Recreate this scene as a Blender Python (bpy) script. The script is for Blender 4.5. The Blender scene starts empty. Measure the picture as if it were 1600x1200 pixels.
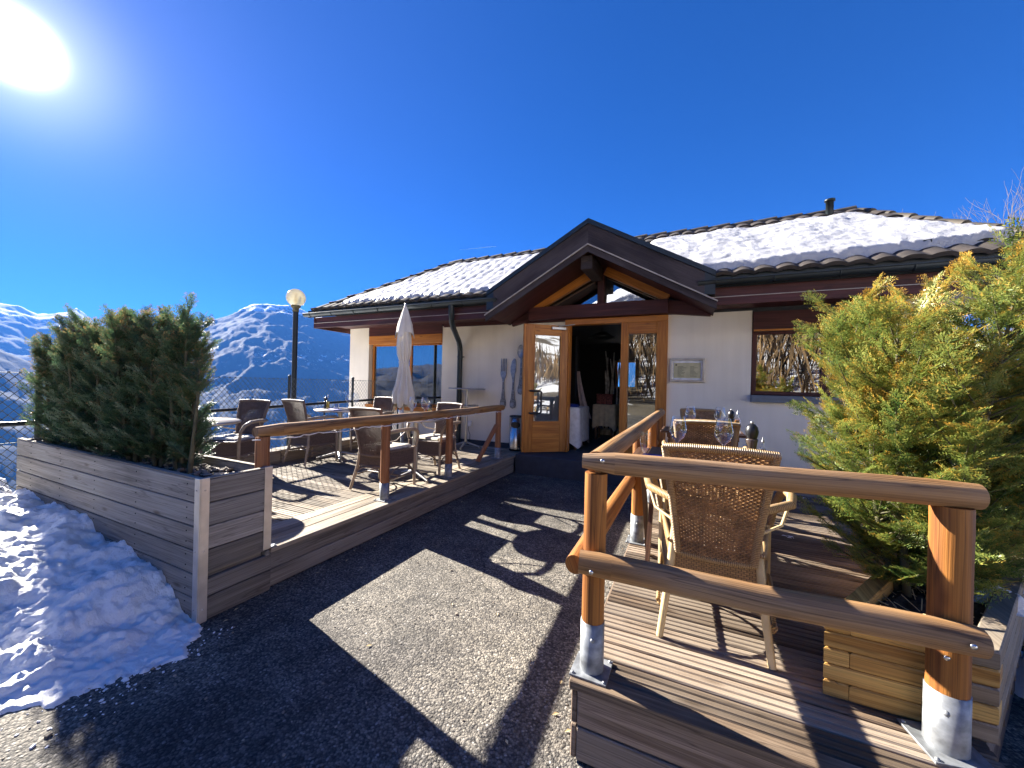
import bpy, bmesh, math, random
import numpy as np
from mathutils import Vector, Matrix, noise
rad = math.radians
S = bpy.context.scene
C = S.collection
# ------------------------------------------------------------------ camera
YAW, ROLL, CAMH = rad(25), rad(1.4), 1.45
f = Vector((-math.sin(YAW), math.cos(YAW), 0)); r0 = Vector((math.cos(YAW), math.sin(YAW), 0)); u0 = Vector((0, 0, 1))
Rr = r0*math.cos(ROLL) + u0*math.sin(ROLL); Up = u0*math.cos(ROLL) - r0*math.sin(ROLL)
cd = bpy.data.cameras.new('camera'); cam = bpy.data.objects.new('camera', cd); C.objects.link(cam)
cd.sensor_width = 36; cd.lens = 13.5; cd.clip_start = 0.05; cd.clip_end = 60000
M = Matrix((Rr, Up, -f)).transposed().to_4x4(); M.translation = (0, 0, CAMH); cam.matrix_world = M
S.camera = cam
# ------------------------------------------------------------------ light
SUN = Vector((-0.8697, 0.187, 0.4571)).normalized()
W = bpy.data.worlds.new('World'); S.world = W; W.use_nodes = True
def build_world():
    nt = W.node_tree; N = nt.nodes; L = nt.links; N.clear()
    out = N.new('ShaderNodeOutputWorld'); bg = N.new('ShaderNodeBackground'); bg.inputs['Strength'].default_value = 0.05
    sky = N.new('ShaderNodeTexSky'); sky.sky_type = 'NISHITA'; sky.sun_disc = False
    sky.sun_elevation = math.asin(SUN.z); sky.sun_rotation = math.atan2(SUN.x, SUN.y)
    sky.altitude = 1400; sky.air_density = 0.9; sky.dust_density = 0.15; sky.ozone_density = 3.0
    hs = N.new('ShaderNodeHueSaturation'); hs.inputs['Saturation'].default_value = 1.55; hs.inputs['Value'].default_value = 1.0
    L.new(sky.outputs[0], hs.inputs['Color'])
    tn = N.new('ShaderNodeVectorMath'); tn.operation = 'MULTIPLY'; L.new(hs.outputs[0], tn.inputs[0]); tn.inputs[1].default_value = (0.06, 0.31, 0.53)
    # the sun's disc and the bright air round it (a function of direction only)
    tc = N.new('ShaderNodeTexCoord'); nm = N.new('ShaderNodeVectorMath'); nm.operation = 'NORMALIZE'; L.new(tc.outputs['Generated'], nm.inputs[0])
    dt = N.new('ShaderNodeVectorMath'); dt.operation = 'DOT_PRODUCT'; L.new(nm.outputs[0], dt.inputs[0]); dt.inputs[1].default_value = SUN
    mx = N.new('ShaderNodeMath'); mx.operation = 'MAXIMUM'; L.new(dt.outputs['Value'], mx.inputs[0]); mx.inputs[1].default_value = 0
    tot = None
    for p, a in ((5, 0.20), (40, 0.5), (260, 2.6), (3000, 75.0)):
        pw = N.new('ShaderNodeMath'); pw.operation = 'POWER'; L.new(mx.outputs[0], pw.inputs[0]); pw.inputs[1].default_value = p
        ml = N.new('ShaderNodeMath'); ml.operation = 'MULTIPLY'; L.new(pw.outputs[0], ml.inputs[0]); ml.inputs[1].default_value = a
        if tot is None: tot = ml
        else:
            ad = N.new('ShaderNodeMath'); ad.operation = 'ADD'; L.new(tot.outputs[0], ad.inputs[0]); L.new(ml.outputs[0], ad.inputs[1]); tot = ad
    col = N.new('ShaderNodeVectorMath'); col.operation = 'SCALE'; col.inputs[0].default_value = (1.0, 0.97, 0.97); L.new(tot.outputs[0], col.inputs['Scale'])
    ad = N.new('ShaderNodeVectorMath'); ad.operation = 'ADD'; L.new(tn.outputs[0], ad.inputs[0]); L.new(col.outputs[0], ad.inputs[1])
    L.new(ad.outputs[0], bg.inputs['Color']); L.new(bg.outputs[0], out.inputs['Surface'])
build_world()
sl = bpy.data.lights.new('sun', 'SUN'); sl.energy = 5.0; sl.angle = rad(0.5); sl.color = (1.0, 0.93, 0.82)
so = bpy.data.objects.new('sun', sl); C.objects.link(so); so.rotation_euler = SUN.to_track_quat('Z', 'Y').to_euler()
S.view_settings.view_transform = 'Standard'; S.view_settings.look = 'None'; S.view_settings.gamma = 1.0
S.view_settings.exposure = 2.6
S.render.engine = 'CYCLES'
S.cycles.max_bounces = 10; S.cycles.diffuse_bounces = 5; S.cycles.glossy_bounces = 4; S.cycles.transmission_bounces = 6
S.cycles.transparent_max_bounces = 24; S.cycles.volume_bounces = 0
S.cycles.caustics_reflective = False; S.cycles.caustics_refractive = False

# ------------------------------------------------------------------ materials
def new_mat(name):
    m = bpy.data.materials.new(name); m.use_nodes = True
    nt = m.node_tree; return m, nt, nt.nodes, nt.links, nt.nodes['Principled BSDF']
def ramp(N, stops):
    r = N.new('ShaderNodeValToRGB'); e = r.color_ramp.elements
    while len(e) < len(stops): e.new(0.5)
    for k, (p, c) in enumerate(stops): e[k].position = p; e[k].color = (*c, 1) if len(c) == 3 else c
    return r
def mixrgb(N, L, mode, fac, a, b):
    n = N.new('ShaderNodeMix'); n.data_type = 'RGBA'; n.blend_type = mode
    def put(sock, v):
        if hasattr(v, 'is_output') or isinstance(v, bpy.types.NodeSocket): L.new(v, sock)
        else: sock.default_value = v if not isinstance(v, tuple) or len(v) == 4 else (*v, 1)
    put(n.inputs[0], fac); put(n.inputs[6], a); put(n.inputs[7], b)
    return n.outputs[2]
def plain(name, col, rough=0.5, metal=0.0, var=0.12, scale=12, bump=0.0, spec=0.5):
    m, nt, N, L, P = new_mat(name)
    tc = N.new('ShaderNodeTexCoord'); n = N.new('ShaderNodeTexNoise'); n.inputs['Scale'].default_value = scale; n.inputs['Detail'].default_value = 6
    L.new(tc.outputs['Object'], n.inputs['Vector'])
    lo = tuple(c*(1-var*1.5) for c in col); hi = tuple(min(1, c*(1+var)) for c in col)
    r = ramp(N, [(0.3, lo), (0.7, hi)]); L.new(n.outputs['Fac'], r.inputs[0]); L.new(r.outputs[0], P.inputs['Base Color'])
    P.inputs['Roughness'].default_value = rough; P.inputs['Metallic'].default_value = metal
    P.inputs['Specular IOR Level'].default_value = spec
    if bump:
        n2 = N.new('ShaderNodeTexNoise'); n2.inputs['Scale'].default_value = scale*6; n2.inputs['Detail'].default_value = 8; L.new(tc.outputs['Object'], n2.inputs['Vector'])
        b = N.new('ShaderNodeBump'); b.inputs['Strength'].default_value = bump; b.inputs['Distance'].default_value = 0.01
        L.new(n2.outputs['Fac'], b.inputs['Height']); L.new(b.outputs[0], P.inputs['Normal'])
    return m
def wood(name, dark, light, us=1.3, vs=16, rough=0.6, bump=0.35, tint=0.35, weather=None, knots=True, cracks=0.0):
    """grain along u of the uv map; every board shifted and tinted by its own 'rnd'"""
    m, nt, N, L, P = new_mat(name)
    uv = N.new('ShaderNodeUVMap'); at = N.new('ShaderNodeAttribute'); at.attribute_name = 'rnd'
    sc = N.new('ShaderNodeMath'); sc.operation = 'MULTIPLY'; L.new(at.outputs['Fac'], sc.inputs[0]); sc.inputs[1].default_value = 57.0
    cb = N.new('ShaderNodeCombineXYZ'); L.new(sc.outputs[0], cb.inputs[0]); L.new(sc.outputs[0], cb.inputs[2])
    ad = N.new('ShaderNodeVectorMath'); ad.operation = 'ADD'; L.new(uv.outputs[0], ad.inputs[0]); L.new(cb.outputs[0], ad.inputs[1])
    def nz(sx, sy, det, dis):
        mp = N.new('ShaderNodeMapping'); mp.inputs['Scale'].default_value = (sx, sy, 1); L.new(ad.outputs[0], mp.inputs['Vector'])
        n = N.new('ShaderNodeTexNoise'); n.inputs['Scale'].default_value = 1; n.inputs['Detail'].default_value = det; n.inputs['Distortion'].default_value = dis
        L.new(mp.outputs[0], n.inputs['Vector']); return n
    a = nz(us, vs, 5, 1.2); b = nz(us*3, vs*9, 4, 0.3); c = nz(1.1, 2.2, 4, 0)
    r = ramp(N, [(0.32, dark), (0.5, tuple((x+y)/2 for x, y in zip(dark, light))), (0.66, light)]); L.new(a.outputs['Fac'], r.inputs[0])
    r2 = ramp(N, [(0.3, (0.55, 0.52, 0.5)), (0.62, (1.05, 1.05, 1.05))]); L.new(b.outputs['Fac'], r2.inputs[0])
    col = mixrgb(N, L, 'MULTIPLY', 0.8, r.outputs[0], r2.outputs[0])
    if weather:
        r3 = ramp(N, [(0.42, (0, 0, 0)), (0.62, (1, 1, 1))]); L.new(c.outputs['Fac'], r3.inputs[0])
        sep = mixrgb(N, L, 'MULTIPLY', 0.75, weather, r2.outputs[0])
        col = mixrgb(N, L, 'MIX', r3.outputs[0], col, sep)
    if knots:
        mp = N.new('ShaderNodeMapping'); mp.inputs['Scale'].default_value = (2.2, 7.5, 1); L.new(ad.outputs[0], mp.inputs['Vector'])
        v = N.new('ShaderNodeTexVoronoi'); v.inputs['Scale'].default_value = 1; L.new(mp.outputs[0], v.inputs['Vector'])
        r4 = ramp(N, [(0.04, (0.35, 0.28, 0.22)), (0.13, (1, 1, 1))]); L.new(v.outputs['Distance'], r4.inputs[0])
        col = mixrgb(N, L, 'MULTIPLY', 0.75, col, r4.outputs[0])
    if cracks:
        ck = nz(0.75, 17, 3, 0.5); r5 = ramp(N, [(0.487, (1, 1, 1)), (0.5, (0.16, 0.12, 0.10)), (0.513, (1, 1, 1))]); L.new(ck.outputs['Fac'], r5.inputs[0])
        col = mixrgb(N, L, 'MULTIPLY', cracks, col, r5.outputs[0])
    mr = N.new('ShaderNodeMapRange'); mr.inputs['To Min'].default_value = 1-tint; mr.inputs['To Max'].default_value = 1+tint*0.6; L.new(at.outputs['Fac'], mr.inputs['Value'])
    vm = N.new('ShaderNodeVectorMath'); vm.operation = 'SCALE'; L.new(col, vm.inputs[0]); L.new(mr.outputs[0], vm.inputs['Scale'])
    L.new(vm.outputs[0], P.inputs['Base Color']); P.inputs['Roughness'].default_value = rough; P.inputs['Specular IOR Level'].default_value = 0.35
    bp = N.new('ShaderNodeBump'); bp.inputs['Strength'].default_value = bump; bp.inputs['Distance'].default_value = 0.004
    mh = N.new('ShaderNodeMath'); mh.operation = 'ADD'; L.new(a.outputs['Fac'], mh.inputs[0]); L.new(b.outputs['Fac'], mh.inputs[1])
    L.new(mh.outputs[0], bp.inputs['Height']); L.new(bp.outputs[0], P.inputs['Normal'])
    return m
def glassy(name, tint=(0.85, 0.9, 0.92), base=0.12, edge=0.75, rough=0.0, power=3.0):
    """thin glass: clear, with a coat of reflection that grows towards grazing"""
    m, nt, N, L, P = new_mat(name); N.remove(P)
    tr = N.new('ShaderNodeBsdfTransparent'); tr.inputs[0].default_value = (*tint, 1)
    gl = N.new('ShaderNodeBsdfGlossy'); gl.inputs['Roughness'].default_value = rough; gl.inputs[0].default_value = (1, 1, 1, 1)
    lw = N.new('ShaderNodeLayerWeight'); lw.inputs[0].default_value = 0.5
    pw = N.new('ShaderNodeMath'); pw.operation = 'POWER'; L.new(lw.outputs['Facing'], pw.inputs[0]); pw.inputs[1].default_value = power
    mr = N.new('ShaderNodeMapRange'); mr.inputs['To Min'].default_value = base; mr.inputs['To Max'].default_value = edge; L.new(pw.outputs[0], mr.inputs['Value'])
    mx = N.new('ShaderNodeMixShader'); L.new(mr.outputs[0], mx.inputs[0]); L.new(tr.outputs[0], mx.inputs[1]); L.new(gl.outputs[0], mx.inputs[2])
    L.new(mx.outputs[0], N['Material Output'].inputs['Surface'])
    return m
def asphalt_mat():
    m, nt, N, L, P = new_mat('asphalt')
    tc = N.new('ShaderNodeTexCoord')
    def vor(s, feat='F1'):
        v = N.new('ShaderNodeTexVoronoi'); v.feature = feat; v.inputs['Scale'].default_value = s; L.new(wv.outputs[0], v.inputs['Vector']); return v
    def noi(s, d=5):
        n = N.new('ShaderNodeTexNoise'); n.inputs['Scale'].default_value = s; n.inputs['Detail'].default_value = d; L.new(tc.outputs['Object'], n.inputs['Vector']); return n
    wn = noi(60, 3); wv = N.new('ShaderNodeVectorMath'); wv.operation = 'MULTIPLY_ADD'; L.new(wn.outputs['Color'], wv.inputs[0]); wv.inputs[1].default_value = (0.008, 0.008, 0.008); L.new(tc.outputs['Object'], wv.inputs[2])
    v = vor(95); v2 = vor(190); big = noi(1.3, 6); mid = noi(7, 6)
    sp = N.new('ShaderNodeSeparateColor'); L.new(v.outputs['Color'], sp.inputs[0])
    r = ramp(N, [(0.0, (0.07, 0.067, 0.064)), (0.4, (0.145, 0.134, 0.118)), (0.8, (0.26, 0.238, 0.20)), (0.97, (0.31, 0.285, 0.245)), (1.0, (0.45, 0.43, 0.39))]); L.new(sp.outputs[0], r.inputs[0])
    rb = ramp(N, [(0.3, (0.62, 0.62, 0.64)), (0.7, (1.25, 1.22, 1.16))]); L.new(big.outputs['Fac'], rb.inputs[0])
    rm = ramp(N, [(0.3, (0.7, 0.7, 0.7)), (0.7, (1.2, 1.2, 1.2))]); L.new(mid.outputs['Fac'], rm.inputs[0])
    rd = ramp(N, [(0.35, (1, 1, 1)), (0.75, (0.28, 0.28, 0.3))]); L.new(v.outputs['Distance'], rd.inputs[0])
    c = mixrgb(N, L, 'MULTIPLY', 1.0, r.outputs[0], rb.outputs[0]); c = mixrgb(N, L, 'MULTIPLY', 1.0, c, rm.outputs[0]); c = mixrgb(N, L, 'MULTIPLY', 0.7, c, rd.outputs[0])
    st = noi(0.55, 7); rs = ramp(N, [(0.52, (1, 1, 1)), (0.60, (0.62, 0.62, 0.65))]); L.new(st.outputs['Fac'], rs.inputs[0]); c = mixrgb(N, L, 'MULTIPLY', 1.0, c, rs.outputs[0])
    st2 = noi(3.1, 9); rs2 = ramp(N, [(0.60, (1, 1, 1)), (0.70, (1.35, 1.33, 1.28))]); L.new(st2.outputs['Fac'], rs2.inputs[0]); c = mixrgb(N, L, 'MULTIPLY', 1.0, c, rs2.outputs[0])
    wn2 = noi(2.2, 5); wv2 = N.new('ShaderNodeVectorMath'); wv2.operation = 'MULTIPLY_ADD'; L.new(wn2.outputs['Color'], wv2.inputs[0]); wv2.inputs[1].default_value = (0.5, 0.5, 0.5); L.new(tc.outputs['Object'], wv2.inputs[2])
    ve = N.new('ShaderNodeTexVoronoi'); ve.feature = 'DISTANCE_TO_EDGE'; ve.inputs['Scale'].default_value = 0.55; L.new(wv2.outputs[0], ve.inputs['Vector'])
    rc = ramp(N, [(0.0, (0.3, 0.3, 0.31)), (0.006, (1, 1, 1))]); L.new(ve.outputs['Distance'], rc.inputs[0]); cm = noi(0.9, 3); rcm = ramp(N, [(0.5, (0, 0, 0)), (0.56, (1, 1, 1))]); L.new(cm.outputs['Fac'], rcm.inputs[0])
    c = mixrgb(N, L, 'MULTIPLY', rcm.outputs[0], c, rc.outputs[0])
    L.new(c, P.inputs['Base Color']); P.inputs['Roughness'].default_value = 0.8; P.inputs['Specular IOR Level'].default_value = 0.3
    a = N.new('ShaderNodeMath'); a.operation = 'MULTIPLY'; L.new(v.outputs['Distance'], a.inputs[0]); a.inputs[1].default_value = -1.0
    b2 = N.new('ShaderNodeMath'); b2.operation = 'MULTIPLY_ADD'; L.new(v2.outputs['Distance'], b2.inputs[0]); b2.inputs[1].default_value = -0.5; L.new(a.outputs[0], b2.inputs[2])
    b3 = N.new('ShaderNodeMath'); b3.operation = 'MULTIPLY_ADD'; L.new(sp.outputs[1], b3.inputs[0]); b3.inputs[1].default_value = 0.7; L.new(b2.outputs[0], b3.inputs[2])
    bp = N.new('ShaderNodeBump'); bp.inputs['Strength'].default_value = 0.8; bp.inputs['Distance'].default_value = 0.006
    L.new(b3.outputs[0], bp.inputs['Height']); L.new(bp.outputs[0], P.inputs['Normal'])
    return m
def snow_mat(name, dirt=0.0, s=6, k=1.0, bd=0.04):
    m, nt, N, L, P = new_mat(name)
    tc = N.new('ShaderNodeTexCoord')
    n = N.new('ShaderNodeTexNoise'); n.inputs['Scale'].default_value = s; n.inputs['Detail'].default_value = 9; n.inputs['Roughness'].default_value = 0.65; L.new(tc.outputs['Object'], n.inputs['Vector'])
    n2 = N.new('ShaderNodeTexNoise'); n2.inputs['Scale'].default_value = s*9; n2.inputs['Detail'].default_value = 8; n2.inputs['Roughness'].default_value = 0.75; L.new(tc.outputs['Object'], n2.inputs['Vector'])
    r = ramp(N, [(0.25, (k*(0.86-0.45*dirt), k*(0.86-0.5*dirt), k*(0.87-0.58*dirt))), (0.45, (k*0.87, k*0.875, k*0.885)), (0.7, (k*0.9, k*0.905, k*0.91))]); L.new(n.outputs['Fac'], r.inputs[0])
    r2 = ramp(N, [(0.27, (1-0.75*dirt,)*3), (0.38, (1, 1, 1))]); L.new(n2.outputs['Fac'], r2.inputs[0])
    L.new(mixrgb(N, L, 'MULTIPLY', 1.0, r.outputs[0], r2.outputs[0]), P.inputs['Base Color'])
    P.inputs['Roughness'].default_value = 0.45
    ad = N.new('ShaderNodeMath'); ad.operation = 'MULTIPLY_ADD'; L.new(n2.outputs['Fac'], ad.inputs[0]); ad.inputs[1].default_value = 0.35; L.new(n.outputs['Fac'], ad.inputs[2])
    b = N.new('ShaderNodeBump'); b.inputs['Strength'].default_value = 0.7; b.inputs['Distance'].default_value = bd; L.new(ad.outputs[0], b.inputs['Height']); L.new(b.outputs[0], P.inputs['Normal'])
    return m
def needle_mat(name, deep, mid, tip):
    m, nt, N, L, P = new_mat(name)
    at = N.new('ShaderNodeAttribute'); at.attribute_name = 'rnd'
    r = ramp(N, [(0.0, deep), (0.5, mid), (1.0, tip)]); L.new(at.outputs['Fac'], r.inputs[0])
    L.new(r.outputs[0], P.inputs['Base Color']); P.inputs['Roughness'].default_value = 0.42; P.inputs['Specular IOR Level'].default_value = 0.45
    t = N.new('ShaderNodeBsdfTranslucent'); L.new(r.outputs[0], t.inputs[0])
    mx = N.new('ShaderNodeMixShader'); mx.inputs[0].default_value = 0.38; L.new(P.outputs[0], mx.inputs[1]); L.new(t.outputs[0], mx.inputs[2])
    L.new(mx.outputs[0], N['Material Output'].inputs['Surface'])
    return m
def weave_mat(name, col, dark, su=48, sv=110):
    """woven cane: strands over stakes, as bump and gap"""
    m, nt, N, L, P = new_mat(name)
    uv = N.new('ShaderNodeUVMap'); mp = N.new('ShaderNodeMapping'); mp.inputs['Scale'].default_value = (su, sv, 1); L.new(uv.outputs[0], mp.inputs['Vector'])
    br = N.new('ShaderNodeTexBrick'); br.offset = 0.5; br.inputs['Scale'].default_value = 1.0; br.inputs['Mortar Size'].default_value = 0.09; br.inputs['Mortar Smooth'].default_value = 0.8
    br.inputs['Brick Width'].default_value = 1.0; br.inputs['Row Height'].default_value = 1.0
    br.inputs['Color1'].default_value = (*col, 1); br.inputs['Color2'].default_value = (*[c*0.72 for c in col], 1); br.inputs['Mortar'].default_value = (*dark, 1)
    L.new(mp.outputs[0], br.inputs['Vector'])
    L.new(br.outputs['Color'], P.inputs['Base Color']); P.inputs['Roughness'].default_value = 0.5
    iv = N.new('ShaderNodeMath'); iv.operation = 'SUBTRACT'; iv.inputs[0].default_value = 1; L.new(br.outputs['Fac'], iv.inputs[1])
    b = N.new('ShaderNodeBump'); b.inputs['Strength'].default_value = 0.9; b.inputs['Distance'].default_value = 0.004; L.new(iv.outputs[0], b.inputs['Height']); L.new(b.outputs[0], P.inputs['Normal'])
    return m
def wrap_mat(name, col, dark, s=110):
    m, nt, N, L, P = new_mat(name)
    uv = N.new('ShaderNodeUVMap'); w = N.new('ShaderNodeTexWave'); w.inputs['Scale'].default_value = s/6.2832; w.inputs['Distortion'].default_value = 0.6; L.new(uv.outputs[0], w.inputs['Vector'])
    r = ramp(N, [(0.05, dark), (0.35, col)]); L.new(w.outputs['Fac'], r.inputs[0]); L.new(r.outputs[0], P.inputs['Base Color']); P.inputs['Roughness'].default_value = 0.45
    b = N.new('ShaderNodeBump'); b.inputs['Strength'].default_value = 0.8; b.inputs['Distance'].default_value = 0.004; L.new(w.outputs['Fac'], b.inputs['Height']); L.new(b.outputs[0], P.inputs['Normal'])
    return m
def wall_mat():
    m = plain('wall_render', (0.80, 0.73, 0.61), 0.9, var=0.05, scale=1.7, bump=0.0, spec=0.2)
    nt = m.node_tree; N = nt.nodes; L = nt.links; P = N['Principled BSDF']
    tc = N.new('ShaderNodeTexCoord'); mp = N.new('ShaderNodeMapping'); mp.inputs['Scale'].default_value = (9, 9, 0.7); L.new(tc.outputs['Object'], mp.inputs[0]); n3 = N.new('ShaderNodeTexNoise'); n3.inputs['Scale'].default_value = 1; n3.inputs['Detail'].default_value = 7; L.new(mp.outputs[0], n3.inputs['Vector'])
    r3 = ramp(N, [(0.30, (0.93, 0.925, 0.91)), (0.55, (1, 1, 1))]); L.new(n3.outputs['Fac'], r3.inputs[0]); old = P.inputs['Base Color'].links[0].from_socket; L.new(mixrgb(N, L, 'MULTIPLY', 0.8, old, r3.outputs[0]), P.inputs['Base Color'])
    n = N.new('ShaderNodeTexNoise'); n.inputs['Scale'].default_value = 120; n.inputs['Detail'].default_value = 4; L.new(tc.outputs['Object'], n.inputs['Vector'])
    b = N.new('ShaderNodeBump'); b.inputs['Strength'].default_value = 0.5; b.inputs['Distance'].default_value = 0.004; L.new(n.outputs['Fac'], b.inputs['Height']); L.new(b.outputs[0], P.inputs['Normal'])
    return m
def mountain_mat(name, snowline, patch=0.5, forest=(0.006, 0.010, 0.012)):
    m, nt, N, L, P = new_mat(name)
    g = N.new('ShaderNodeNewGeometry'); sx = N.new('ShaderNodeSeparateXYZ'); L.new(g.outputs['Position'], sx.inputs[0])
    def noi(s, d, rough=0.6):
        n = N.new('ShaderNodeTexNoise'); n.inputs['Scale'].default_value = s; n.inputs['Detail'].default_value = d; n.inputs['Roughness'].default_value = rough; L.new(g.outputs['Position'], n.inputs['Vector']); return n
    n1 = noi(0.0021, 11, 0.68); n2 = noi(0.012, 8, 0.75); n3 = noi(0.0006, 4)
    # altitude + noise -> snow cover
    a = N.new('ShaderNodeMapRange'); a.inputs['From Min'].default_value = snowline-260; a.inputs['From Max'].default_value = snowline+420; L.new(sx.outputs[2], a.inputs['Value'])
    b = N.new('ShaderNodeMath'); b.operation = 'MULTIPLY_ADD'; L.new(n1.outputs['Fac'], b.inputs[0]); b.inputs[1].default_value = 1.0; L.new(a.outputs[0], b.inputs[2])
    c = N.new('ShaderNodeMath'); c.operation = 'MULTIPLY_ADD'; L.new(n2.outputs['Fac'], c.inputs[0]); c.inputs[1].default_value = 0.6; L.new(b.outputs[0], c.inputs[2])
    r = ramp(N, [(0.0, (0, 0, 0)), (1.0, (1, 1, 1))]); mr = N.new('ShaderNodeMapRange'); mr.inputs['From Min'].default_value = 1.42; mr.inputs['From Max'].default_value = 1.50; L.new(c.outputs[0], mr.inputs['Value'])
    # meadows and villages under snow on the middle slope
    e = N.new('ShaderNodeMapRange'); e.interpolation_type = 'SMOOTHSTEP'; L.new(n2.outputs['Fac'], e.inputs['Value']); e.inputs['From Min'].default_value = 0.56; e.inputs['From Max'].default_value = 0.62
    band = N.new('ShaderNodeMath'); band.operation = 'SUBTRACT'; L.new(sx.outputs[2], band.inputs[0]); band.inputs[1].default_value = 400
    ba = N.new('ShaderNodeMath'); ba.operation = 'ABSOLUTE'; L.new(band.outputs[0], ba.inputs[0])
    bm_ = N.new('ShaderNodeMapRange'); bm_.inputs['From Min'].default_value = 300; bm_.inputs['From Max'].default_value = 80; L.new(ba.outputs[0], bm_.inputs['Value'])
    n3r = N.new('ShaderNodeMapRange'); n3r.inputs['From Min'].default_value = 0.47; n3r.inputs['From Max'].default_value = 0.56; L.new(n3.outputs['Fac'], n3r.inputs['Value'])
    p1 = N.new('ShaderNodeMath'); p1.operation = 'MULTIPLY'; L.new(e.outputs[0], p1.inputs[0]); L.new(bm_.outputs[0], p1.inputs[1])
    p2 = N.new('ShaderNodeMath'); p2.operation = 'MULTIPLY'; L.new(p1.outputs[0], p2.inputs[0]); L.new(n3r.outputs[0], p2.inputs[1])
    p3 = N.new('ShaderNodeMath'); p3.operation = 'MULTIPLY'; L.new(p2.outputs[0], p3.inputs[0]); p3.inputs[1].default_value = patch
    tot = N.new('ShaderNodeMath'); tot.operation = 'MAXIMUM'; L.new(mr.outputs[0], tot.inputs[0]); L.new(p3.outputs[0], tot.inputs[1])
    rf = ramp(N, [(0.35, forest), (0.7, tuple(x*1.7 for x in forest))]); L.new(n2.outputs['Fac'], rf.inputs[0])
    L.new(mixrgb(N, L, 'MIX', tot.outputs[0], rf.outputs[0], (0.85, 0.86, 0.88)), P.inputs['Base Color'])
    P.inputs['Roughness'].default_value = 0.9; P.inputs['Specular IOR Level'].default_value = 0.1
    nb = noi(0.0016, 13, 0.68); b_ = N.new('ShaderNodeBump'); b_.inputs['Strength'].default_value = 0.25; b_.inputs['Distance'].default_value = 100; L.new(nb.outputs['Fac'], b_.inputs['Height']); L.new(b_.outputs[0], P.inputs['Normal'])
    return m

def globe_mat():
    m = glassy('smoked_globe', (0.86, 0.78, 0.56), 0.06, 0.5, 0.08, 2.0); N = m.node_tree.nodes; L = m.node_tree.links; o = N['Material Output']; src = o.inputs['Surface'].links[0].from_socket
    t = N.new('ShaderNodeBsdfTranslucent'); t.inputs[0].default_value = (0.50, 0.46, 0.36, 1); d = N.new('ShaderNodeBsdfDiffuse'); d.inputs[0].default_value = (0.6, 0.57, 0.48, 1)
    a = N.new('ShaderNodeMixShader'); a.inputs[0].default_value = 0.5; L.new(t.outputs[0], a.inputs[1]); L.new(d.outputs[0], a.inputs[2])
    b = N.new('ShaderNodeMixShader'); b.inputs[0].default_value = 0.45; L.new(src, b.inputs[1]); L.new(a.outputs[0], b.inputs[2]); L.new(b.outputs[0], o.inputs['Surface']); return m
def ground_mat():
    m = plain('winter_ground', (0.12, 0.10, 0.07), 0.95, var=0.4, scale=0.4, bump=0.4); nt = m.node_tree; N = nt.nodes; L = nt.links; P = N['Principled BSDF']
    tc = N.new('ShaderNodeTexCoord'); n = N.new('ShaderNodeTexNoise'); n.inputs['Scale'].default_value = 0.16; n.inputs['Detail'].default_value = 9; n.inputs['Roughness'].default_value = 0.62; L.new(tc.outputs['Object'], n.inputs['Vector'])
    r = ramp(N, [(0.44, (0, 0, 0)), (0.49, (1, 1, 1))]); L.new(n.outputs['Fac'], r.inputs[0]); old = P.inputs['Base Color'].links[0].from_socket
    L.new(mixrgb(N, L, 'MIX', r.outputs[0], old, (0.84, 0.85, 0.86)), P.inputs['Base Color']); return m

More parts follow.
